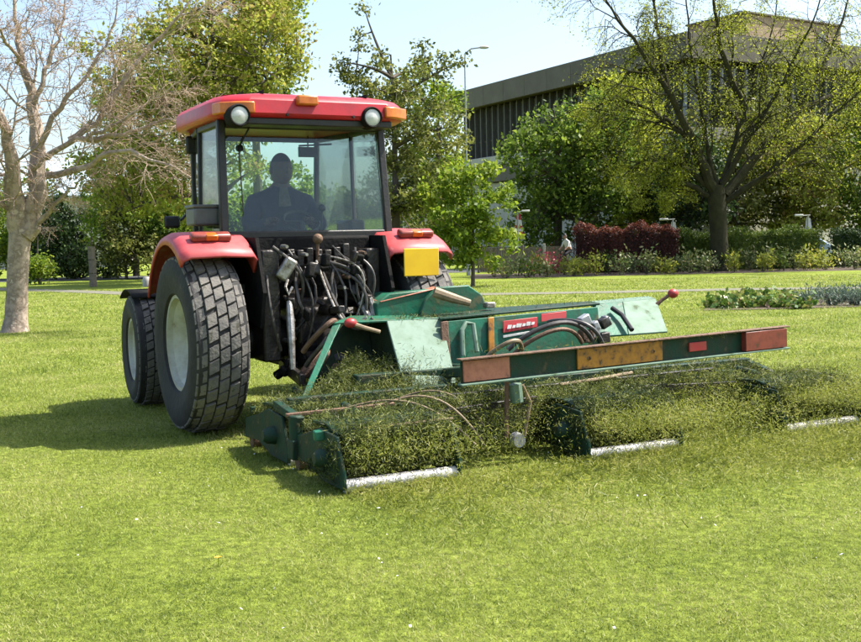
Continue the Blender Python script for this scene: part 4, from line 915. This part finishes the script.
units = [(-1.88, -.97), (0.0, -.97), (1.88, -.97), (-.94, -.02), (.94, -.02)]
lx0 = Q(252, 440, .3).x
units += [(lx0+UW/2+.19, .05), (-lx0-UW/2-.19, .05)]
uo = [cutting_unit(*q) for q in units]
# left unit: bright green bracket, motor and tan hoses
a = Q(263, 447, -.70); b = Q(297, 442, -.85)
MB().bar((-2.36, -.66, .335), (-2.12, -.70, .345), .08, .065).build('arm_bracket', 'green', mw, .008)
MB().tube([(-2.15, -.78, .37), (-1.9, -.85, .385), (-1.45, -.9, .40)], .012, 6).build('hinge_rod', 'hose_tan', mw)
MB().lathe([(-.1, .05), (.1, .05), (.1, .001)], 'z', 14, c=(-2.30, -.15, .30)).box((-2.30, -.15, .16), (.1, .12, .14)).build('drive_motor', 'green_dark', mw, .01)
MB().bar((-2.36, -.12, .40), (-1.55, -.18, .42), .04, .025).build('carrier_rail', 'rust', mw, .005)
for a0, b0, h0 in (((-2.05, -.1, .36), (-1.22, -.8, .18), .20), ((-1.8, -.25, .38), (-1.12, -.75, .16), .22), ((-1.5, .1, .36), (-1.0, -.55, .25), .18)):
    MB().tube([Vector(a0).lerp(Vector(b0), i/16)+Vector((.06*math.sin(math.pi*i/16), 0, h0*math.sin(math.pi*i/16)**.9)) for i in range(17)], .008, 8).build('hose', 'hose_tan', mw)
for (px, py, ln) in ((292, 478, .06), (289, 462, .05)):
    MB().lathe([(-.03, .02), (.03, .02), (.03, .001)], 'x', 8, c=(-2.27, -.80, .12+.1*(py < 470))).build('bolt', 'rust', mw)
# main frame
MB().bar((-1.55, .55, .50), (1.55, .55, .50), .12, .12).build('cross_beam', 'green_dark', mw, .01)
MB().bar((-2.2, .30, .42), (2.3, .30, .42), .08, .08).build('lift_shaft', 'green_dark', mw, .01)
for x in (-.75, .85): MB().bar((x, .5, .52), (x, -.75, .68), .08, .08).build('board_arm', 'green_dark', mw, .01)
# light board: channel section with reflectors
by = -.80; A_ = Q(462, 371, by); B_ = Q(783, 338, by); bx0, bx1 = A_.x, B_.x; bz = (A_.z+B_.z)/2; hh = .175
lb = MB().box(((bx0+bx1)/2, by+.02, bz), (bx1-bx0, .02, hh)).build('light_board', 'green_dark', mw, .004)
for z in (bz-hh/2, bz+hh/2): MB().box(((bx0+bx1)/2, by-.012, z), (bx1-bx0+.06, .07, .012)).build('flange', 'green_pale' if z < bz else 'rust', lb, .003)
def onboard(p0, p1, m, nm_, dz=.0, hs=.85, pr=.012):
    xa, xb = Q(p0, 360, by).x, Q(p1, 350, by).x
    return MB().box(((xa+xb)/2, by+.008-pr/2-.002, bz+dz), (xb-xa, pr+.006, hh*hs)).build(nm_, m, lb, .004)
onboard(463, 509, 'pinkref', 'reflector'); onboard(577, 662, 'orange', 'reflector'); onboard(742, 783, 'redref', 'tail_lamp', 0, .86, .05)
onboard(689, 706, 'decal_red', 'reflector', .0, .4)
for px in (588, 652): MB().lathe([(by-.02, .012), (by-.014, .014), (by, .014)], 'y', 8, c=(Q(px, 356, by).x, 0, bz)).build('bolt', 'galv', lb)
tb = Matrix.Rotation(R(-1.3), 3, 'Y'); cb_ = Vector(((bx0+bx1)/2, by, bz)); lb.rotation_euler.y = R(-1.3); lb.location = cb_-tb @ cb_      # the board hangs a little low on its left end
# guards left and right: sloping panels paled for sky sheen, side plate, inner tray darkened for shade
def quadbox(name, q, m, th, par=mw, bev=.006):
    q = [Vector(v) for v in q]; n = (q[1]-q[0]).cross(q[3]-q[0]).normalized()*th
    return MB().add([*q, *[v+n for v in q]], [(0, 1, 2, 3), (7, 6, 5, 4), (0, 4, 5, 1), (1, 5, 6, 2), (2, 6, 7, 3), (3, 7, 4, 0)]).build(name, m, par, bev)
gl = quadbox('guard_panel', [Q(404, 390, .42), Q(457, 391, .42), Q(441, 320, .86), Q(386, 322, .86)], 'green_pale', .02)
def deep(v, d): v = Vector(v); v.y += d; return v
quadbox('guard_side', [Q(404, 390, .43), deep(Q(404, 390, .43), .55), deep(Q(387, 322, .87), .40), Q(387, 322, .87)], 'shade_green', .02)
quadbox('guard_back', [Q(312, 392, 1.05), deep(Q(404, 390, .43), .55), deep(Q(387, 322, .87), .40), Q(335, 320, 1.26)], 'shade_green', .02)
quadbox('guard_tray', [Q(300, 404, .56), Q(404, 392, .42), deep(Q(404, 390, .43), .55), Q(312, 390, 1.05)], 'shade_green', .02)
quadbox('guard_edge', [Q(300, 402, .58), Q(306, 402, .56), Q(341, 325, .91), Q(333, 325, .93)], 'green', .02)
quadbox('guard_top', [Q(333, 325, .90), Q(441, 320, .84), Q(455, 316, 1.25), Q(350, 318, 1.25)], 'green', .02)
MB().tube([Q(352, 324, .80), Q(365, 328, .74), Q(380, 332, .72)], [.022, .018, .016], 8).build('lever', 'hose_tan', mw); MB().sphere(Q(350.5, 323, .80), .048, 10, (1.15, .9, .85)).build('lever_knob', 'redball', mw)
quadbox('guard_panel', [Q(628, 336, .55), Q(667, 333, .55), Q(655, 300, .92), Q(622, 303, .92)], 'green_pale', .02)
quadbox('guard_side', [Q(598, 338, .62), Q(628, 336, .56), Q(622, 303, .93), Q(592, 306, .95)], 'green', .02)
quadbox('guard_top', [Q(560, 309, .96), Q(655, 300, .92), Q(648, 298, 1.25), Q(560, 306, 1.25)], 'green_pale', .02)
MB().tube([Q(632, 330, .5), Q(622, 315, .68), Q(612, 308, .8)], .022, 8).build('stay', 'black', mw)
MB().tube([Q(655, 306, .86), Q(662, 300, .84), Q(671, 294, .80)], [.022, .018, .016], 8).build('lever', 'rust', mw); MB().sphere(Q(673, 293.5, .80), .05, 10, (1.1, .9, .9)).build('lever_knob', 'redball', mw)
# centre body with red decal
quadbox('centre_panel', [Q(441, 388, .72), Q(600, 352, .72), Q(596, 307, .78), Q(440, 322, .78)], 'green', .03)
quadbox('body_top', [Q(440, 320.5, .78), Q(600, 305, .78), Q(590, 303, 1.3), Q(430, 314, 1.3)], 'green_dark', .02)
dc = quadbox('decal', [Q(503, 333, .715), Q(537, 327, .715), Q(537, 317, .725), Q(503, 321, .725)], 'decal_red', .006); quadbox('decal', [Q(541, 322, .715), Q(566, 318, .715), Q(566, 311, .725), Q(541, 314, .725)], 'decal_red', .006)
quadbox('decal_stripe', [Q(503, 338, .712), Q(536, 332, .712), Q(536, 330, .712), Q(503, 335.5, .712)], 'decal_white', .004)
for k, (x0, ww) in enumerate(((507, 4), (512, 3), (516, 5), (522, 3), (526, 4), (531, 3))):
    y0 = 329-.17*(x0-507); quadbox('decal_lettering', [Q(x0, y0, .705), Q(x0+ww, y0-.5, .705), Q(x0+ww+.8, y0-4.2+(k % 2), .708), Q(x0+.8, y0-4+(k % 2), .708)], 'decal_white', .003, dc, 0)
MB().tube([Q(463, 356, .66), Q(462, 330, .70), Q(466, 323, .72), Q(473, 324, .70), Q(477, 352, .62)], .022, 8).build('hoop', 'green_pale', mw)
quadbox('panel_rib', [Q(488, 360, .69), Q(494, 359, .69), Q(493, 317, .74), Q(487, 318, .74)], 'orange', .02)
quadbox('panel_rib', [Q(443, 384, .69), Q(452, 382, .69), Q(447, 321, .74), Q(440, 322, .74)], 'rust', .02)
# drawbar housing in front: bevelled green box with faded red top, arched guard
d0 = Q(370, 318, 1.35); d1 = Q(478, 316, 1.35); zt_ = Q(420, 288, 1.35).z
MB().prism([(d0.x, d0.z-.1), (d0.x, d0.z+.13), (d0.x+.12, zt_-.03), (d0.x+.62, zt_), (d0.x+.62, d0.z-.1)], 'y', 1.2, 1.6).build('drawbar_housing', 'green', mw, .012)
quadbox('housing_lid', [(d0.x+.03, 1.19, d0.z+.15), (d0.x+.60, 1.19, zt_+.006), (d0.x+.60, 1.61, zt_+.03), (d0.x+.03, 1.61, d0.z+.17)], 'pinkref', -.012)
ar = [Q(418, 312, 1.15), Q(424, 298, 1.15), Q(436, 287, 1.15), Q(466, 285, 1.15), Q(480, 295, 1.15), Q(486, 312, 1.15)]
MB().prism([(p.x, p.z) for p in ar]+[(ar[-1].x, ar[-1].z-.12), (ar[0].x, ar[0].z-.12)], 'y', 1.10, 1.16).build('arched_guard', 'green', mw, .01)
MB().tube([Q(434, 292, 1.0), Q(452, 298, .95), Q(470, 303, .9)], [.05, .045, .03], 10).build('pivot_tube', 'hose_tan', mw); MB().box(Q(489, 305, 1.0), (.09, .08, .05)).build('end_block', 'steel', mw, .01)
MB().bar((-1.25, 1.45, .55), (-1.52, 2.25-.1, .50), .12, .10).build('drawbar', 'green_dark', mw, .01); MB().bar((-1.25, 1.5, .55), (-.5, .6, .52), .12, .10).build('drawbar', 'green_dark', mw, .01)
# hydraulic hoses and valve between body and board
def mh(pts, r=.018, m='hose'): MB().tube([q for i in range(len(pts)-1) for q in ([pts[i].lerp(pts[i+1], k/3) for k in range(3)])]+[pts[-1]], r, 8).build('hose', m, mw)
def arcpts(a, b, h, n=14, dy=-.15): return [a.lerp(b, i/n)+Vector((0, dy*math.sin(math.pi*i/n), h*math.sin(math.pi*i/n)**.8)) for i in range(n+1)]
MB().tube(arcpts(Q(508, 350, .5), Q(592, 340, .45), .20), .02, 8).build('hose', 'hose', mw); MB().tube(arcpts(Q(514, 354, .45), Q(582, 343, .4), .17), .018, 8).build('hose', 'rust', mw)
MB().tube(arcpts(Q(486, 358, .4), Q(522, 350, .4), .12), .018, 8).build('hose', 'hose_tan', mw); MB().tube(arcpts(Q(548, 322, .6), Q(604, 348, .3), .10), .018, 8).build('hose', 'hose', mw)
MB().tube(arcpts(Q(303, 352, 1.1), Q(336, 322, .98), .10), .022, 8).build('hose', 'rust', mw); MB().tube(arcpts(Q(306, 366, 1.1), Q(330, 335, 1.0), .08), .02, 8).build('hose', 'hose', mw); MB().tube(arcpts(Q(310, 380, 1.1), Q(328, 350, 1.0), .07), .018, 8).build('hose', 'rust', mw)
rg = random.Random(9)
for k in range(10):
    q = Q(583+rg.uniform(0, 26), 318+rg.uniform(0, 22), .55); MB().box(q, (rg.uniform(.05, .11), .08, rg.uniform(.05, .1)), Matrix.Rotation(rg.uniform(-.5, .5), 3, 'Y')).build('valve_block', rg.choice(('rust', 'grime', 'galv')), mw, .012)
# uprights between the units, right hand wing frame
for px0, py0, px1, py1, m, r_ in ((507, 382, 506, 438, 'rust', .018), (515, 384, 517, 402, 'green_pale', .05), (522, 385, 530, 402, 'hose_tan', .016), (530, 402, 524, 436, 'hose_tan', .016)):
    MB().tube([Q(px0, py0, -.60), Q((px0+px1)/2, (py0+py1)/2, -.6), Q(px1, py1, -.60)], r_, 8).build('lift_link', m, mw)
MB().lathe([(-.64, .001), (-.64, .05), (-.58, .06), (-.58, .001)], 'y', 14, c=(Q(517, 440, -.6).x, 0, Q(517, 440, -.6).z)).build('roller_cap', 'galv', mw)
MB().tube([Q(560, 385, -.3), Q(600, 379, -.3), Q(632, 373, -.3)], .016, 8).build('carrier_rail', 'hose_tan', mw)
for (x0, y0, x1, y1, m) in ((732, 382, 806, 372, 'rust'), (738, 388, 800, 376, 'hose_tan'), (560, 412, 690, 399, 'green_dark'), (700, 374, 735, 372, 'green_dark')):
    MB().bar(Q(x0, y0, .0), Q(x1, y1, .0), .04, .045).build('wing_rail', m, mw, .005)
MB().bar((-2.28, .3, .42), (-2.28, -.2, .36), .06, .06).build('wing_arm', 'green_dark', mw, .006); MB().bar((2.28, .3, .42), (2.2, -.2, .34), .06, .06).build('wing_arm', 'green_dark', mw, .006)

# added dark flaps for the shaded clumps, with braces and chains that close the gaps between the units
for x0, x1 in ((-1.46, -.42), (.42, 1.46)):
    for k in range(4):
        xa, xb = x0+(x1-x0)*k/4, x0+(x1-x0)*(k+1)/4-.012; quadbox('dark_infill_flap', [(xa, -.32-.03*(k % 2), .09), (xb, -.34-.03*(k % 2), .10), (xb, -.22, .43), (xa, -.22, .43)], 'shade_green', .012)
for x0, y0, z0, x1, y1, z1 in ((-1.3, -.25, .44, 1.4, -.25, .46), (-1.4, -.45, .36, -.5, -.45, .40), (.5, -.45, .40, 1.45, -.45, .36)):
    MB().bar((x0, y0, z0), (x1, y1, z1), .05, .05).build('brace', 'grime', mw, .006)
# ------------------------------------------------------------------ cut grass
M['clip'] = leafmat('cut_grass', [(.11, .14, .018), (.23, .26, .035), (.33, .35, .07), (.42, .40, .14)], .5, nscale=3)
M['clip_shaded'] = leafmat('caked_cut_grass_shaded', [(.014, .024, .007), (.055, .078, .015), (.16, .19, .036), (.32, .33, .10)], .35, nscale=7)  # shade on the caked grass is put into these darker colours
M['blade'] = leafmat('grass_blade', [(.12, .172, .025), (.248, .305, .047), (.345, .38, .082), (.47, .44, .19)], .45, nscale=.9, rough=.45, spec=.3)
rng = np.random.default_rng(77)
def m2w(a):
    rv, fv, mc = np.array(Rv), np.array(Fv), np.array(MC); return mc+a[:, :1]*rv+a[:, 1:2]*fv+a[:, 2:3]*np.array([0, 0, 1])
def chips(p, L, W):
    n = len(p); d = unit(rng.normal(size=(n, 3))+np.array([.15, -.3, .1])); s = unit(np.cross(d, rng.normal(size=(n, 3)))); L_ = L*rng.lognormal(0, .45, (n, 1)); W_ = W*(1+rng.uniform(-.3, .4, (n, 1)))
    return np.stack([p-s*W_*.5, p+s*W_*.5, p+d*L_+s*W_*.35, p+d*L_-s*W_*.35], 1)
heap = []
for (x, y) in units:                      # matted grass on each unit
    n = 13000; q = rng.uniform(0, 1, (n, 3)); yy = .02+q[:, 1]*.85
    zz = .40-.12*np.clip((yy-.5)/.4, 0, 1)+rng.exponential(.028, n)-.02
    heap.append(np.stack([x-UW/2+q[:, 0]*UW, y+yy, zz], 1))
    n = 11000; q = rng.uniform(0, 1, (n, 3)); heap.append(np.stack([x-UW/2+q[:, 0]*UW*1.02, y+.06+rng.normal(0, .05, n), .115+q[:, 2]*.27], 1))
q = rng.uniform(0, 1, (26000, 2))          # tray of the left guard
c0, c1, c2, c3 = [np.array(v) for v in (Q(306, 402, .52), Q(414, 396, .36), Q(400, 356, .95), Q(345, 372, .95))]
pp = (c0*(1-q[:, :1])+c1*q[:, :1])*(1-q[:, 1:])+(c3*(1-q[:, :1])+c2*q[:, :1])*q[:, 1:]; pp[:, 1] -= rng.exponential(.05, len(pp)); pp[:, 2] += np.abs(rng.normal(0, .05, len(pp)))+.06*np.sin(q[:, 0]*9)*q[:, 1]; heap.append(pp)
n = 9000; q = rng.uniform(0, 1, (n, 3)); heap.append(np.stack([-1.6+3.3*q[:, 0], -.1+.6*q[:, 1], .33+.09*q[:, 2]+.05*np.sin(q[:, 0]*30)], 1))   # over the beams
n = 500; q = rng.uniform(0, 1, (n, 2)); c = Q(428, 380, .42); heap.append(np.array(c)+rng.normal(size=(n, 3))*np.array([.10, .02, .05])+np.array([0, -.03, 0]))
n = 1800; q = rng.uniform(0, 1, (n, 3)); heap.append(np.stack([-1.0+.95*q[:, 0], .85+.3*q[:, 1], .93+.03*q[:, 2]], 1))
def strew(q, n):                          # loose chips lying on a panel
    q = [np.array(v) for v in q]; u = rng.uniform(0, 1, (n, 2))**.8; return (q[0]*(1-u[:, :1])+q[1]*u[:, :1])*(1-u[:, 1:])+(q[3]*(1-u[:, :1])+q[2]*u[:, :1])*u[:, 1:]+np.array([0, -.004, .012])
heap.append(strew([Q(440, 320.5, .80), Q(600, 305, .80), Q(590, 303, 1.28), Q(430, 314, 1.28)], 900)); heap.append(strew([Q(333, 325, .9), Q(441, 320, .84), Q(455, 316, 1.25), Q(350, 318, 1.25)], 700)); heap.append(strew([Q(404, 390, .40), Q(457, 391, .40), Q(448, 350, .64), Q(392, 350, .66)], 110))
heap.append(strew([(bx0, by-.04, bz+hh/2), (bx1, by-.04, bz+hh/2), (bx1, by+.02, bz+hh/2), (bx0, by+.02, bz+hh/2)], 260)); heap.append(strew([Q(560, 309, .96), Q(655, 300, .92), Q(648, 298, 1.25), Q(560, 306, 1.25)], 250))
n = 16000; q = rng.uniform(0, 1, (n, 3)); heap.append(np.stack([-1.5+3.0*q[:, 0], -.38-.05*q[:, 2]-rng.exponential(.05, n), .06+.40*q[:, 1]], 1)[np.abs(np.abs(-1.5+3.0*q[:, 0])-.94) < .58])
n = 6000; q = rng.uniform(0, 1, (n, 3)); heap.append(np.stack([-1.45+2.9*q[:, 0], -.25-.3*q[:, 1], .44+rng.exponential(.025, n)], 1))
for (x, y) in units[:3]:
    n = 1300; q = rng.uniform(0, 1, (n, 2)); heap.append(np.stack([np.full(n, x-UW/2-.035)-rng.exponential(.012, n), y+.0+.6*q[:, 0], .06+.28*q[:, 1]*(1-.3*q[:, 0])], 1)[q[:, 0]+q[:, 1] < 1.25])
heap = np.concatenate(heap); heap[:, 2] = np.maximum(heap[:, 2], .03)
tag(bigmesh('caked_clippings', chips(m2w(heap), .026, .0036), 4, 'clip_shaded'), 'matted cut grass caked on the mower units and guards', 'cut grass', kind='stuff')
fly = []
for (x, y), amt in zip(units[:5], (5000, 17000, 26000, 12000, 22000)):      # thrown back from each cylinder
    n = amt; t_ = np.minimum(rng.gamma(1.5, .28, n), 1.7*rng.uniform(.6, 1, n)); back = t_*1.05
    z = .20+.55*t_*rng.uniform(-.2, 1.2, n)-.42*t_**2+rng.normal(0, .06, n)
    xx = x+rng.uniform(-UW/2-.05, UW/2+.12, n)+t_*rng.normal(.12, .2, n)
    fly.append(np.stack([xx, y+.1-back, np.where(z < .01, rng.uniform(.01, .07, n), z)], 1))
n = 60000; q = rng.uniform(0, 1, (n, 3)); fly.append(np.stack([.5+2.9*q[:, 0]**.8+rng.normal(0, .2, n), -.75-1.35*q[:, 1]**1.2, .03+(.25+.3*q[:, 0])*q[:, 2]**1.4*(1-.4*q[:, 1])], 1))
n = 60000; q = rng.uniform(0, 1, (n, 3)); fly.append(np.stack([1.3+2.9*q[:, 0]+rng.normal(0, .15, n), -.3-1.7*q[:, 1], .03+(.22+.36*np.sin(np.pi*np.clip(q[:, 0]*.75+.1, 0, 1)))*q[:, 2]**1.2*(1-.35*q[:, 1])], 1))
fly = np.concatenate(fly)
far = (fly[:, 0] > 1.35) & (fly[:, 2] < .30) & (fly[:, 1] < -.95) & (fly[:, 1] > -1.75) & (rng.random(len(fly)) < .85); fly = fly[~far]
low = (fly[:, 2] < .24) & (fly[:, 1] < -.95) & (fly[:, 1] > -1.45) & (rng.random(len(fly)) < .8); fly = fly[~low]      # the air just behind the rollers is clearer
tag(bigmesh('flying_clippings', chips(m2w(fly), .018, .0036), 4, 'clip'), 'spray of cut grass flying back from the mower cylinders', 'cut grass', kind='stuff')
n = 16000; q = rng.uniform(0, 1, (n, 2)); gr = np.stack([-2.3+5.4*q[:, 0], -1.0-1.1*rng.gamma(1.3, .35, n), .035+np.abs(rng.normal(0, .012, n))], 1)
tag(bigmesh('fallen_clippings', chips(m2w(gr), .034, .005), 4, 'clip'), 'cut grass scattered on the lawn behind the mower', 'cut grass', kind='stuff')

# ------------------------------------------------------------------ lawn blades
def field(y0, y1, dens, L, W, seed):
    rng = np.random.default_rng(seed); hw0, hw1 = .43*y0+1.3, .43*y1+1.3; area = (hw0+hw1)*(y1-y0); n = int(area*dens)
    y = y0+(y1-y0)*rng.random(n); x = (rng.random(n)*2-1)*(.43*y+1.3)
    tuft = .7+.3*np.sin(x*7+np.sin(y*5)*2)*np.sin(y*6+np.cos(x*4)*2)+.25*np.sin(x*1.7+1)*np.sin(y*1.3)
    p = np.stack([x, y, np.full(n, -.002)], 1)
    keep = np.ones(n, bool)
    for i in range(len(cl)-1):                # no turf on the path or in the bed
        a, b = np.array(cl[i][:2]), np.array(cl[i+1][:2]); ab = b-a; t_ = np.clip(((p[:, :2]-a)@ab)/(ab@ab), 0, 1); keep &= np.linalg.norm(p[:, :2]-a-t_[:, None]*ab, axis=1) > .62
    p, tuft, n = p[keep], tuft[keep], int(keep.sum())
    return blades(p, (L*np.clip(tuft+.35, .55, 1.5))[:, None], W, rng, 1.35)
gb = np.concatenate([field(3.4, 6.0, 15000, .021, .0046, 1), field(6.0, 9.0, 9000, .024, .006, 2), field(9.0, 14.0, 4000, .030, .0085, 3), field(14, 24, 1400, .04, .014, 4), field(24, 42, 320, .05, .026, 5)])
# no turf under the path or the bed
tag(bigmesh('lawn_grass', gb, 3, 'blade'), 'short mown turf of bright yellow green grass', 'grass', kind='stuff')
# petals and daisies scattered over the lawn, one dandelion
rng = np.random.default_rng(8); pp = []
for k in range(55):
    p = G(rng.uniform(0, 861), rng.uniform(440, 642)); pp.append((p.x, p.y, .045))
tag(bigmesh('fallen_petals', leaves(np.array(pp), .015, rng, 2.0, .8), 4, 'cloth_white'), 'tiny white petals scattered over the mown lawn', 'petals', kind='stuff')
p = G(218, 568); t = thing('dandelion', 'single yellow dandelion flower in the lawn at lower left', 'flower', p)
MB().tube([(0, 0, 0), (.004, 0, .05)], .002, 5).build('stem', 'leaf_fresh', t)
pt_ = MB()
for k in range(22):
    a = k*2.4; r_ = .006+.012*(k/22); pt_.add([(0, 0, .05), (r_*math.cos(a-.2), r_*math.sin(a-.2), .057), (1.3*r_*math.cos(a), 1.3*r_*math.sin(a), .056), (r_*math.cos(a+.2), r_*math.sin(a+.2), .057)], [(0, 1, 2, 3)])
pt_.build('flower_head', 'yellow', t, smooth=0)
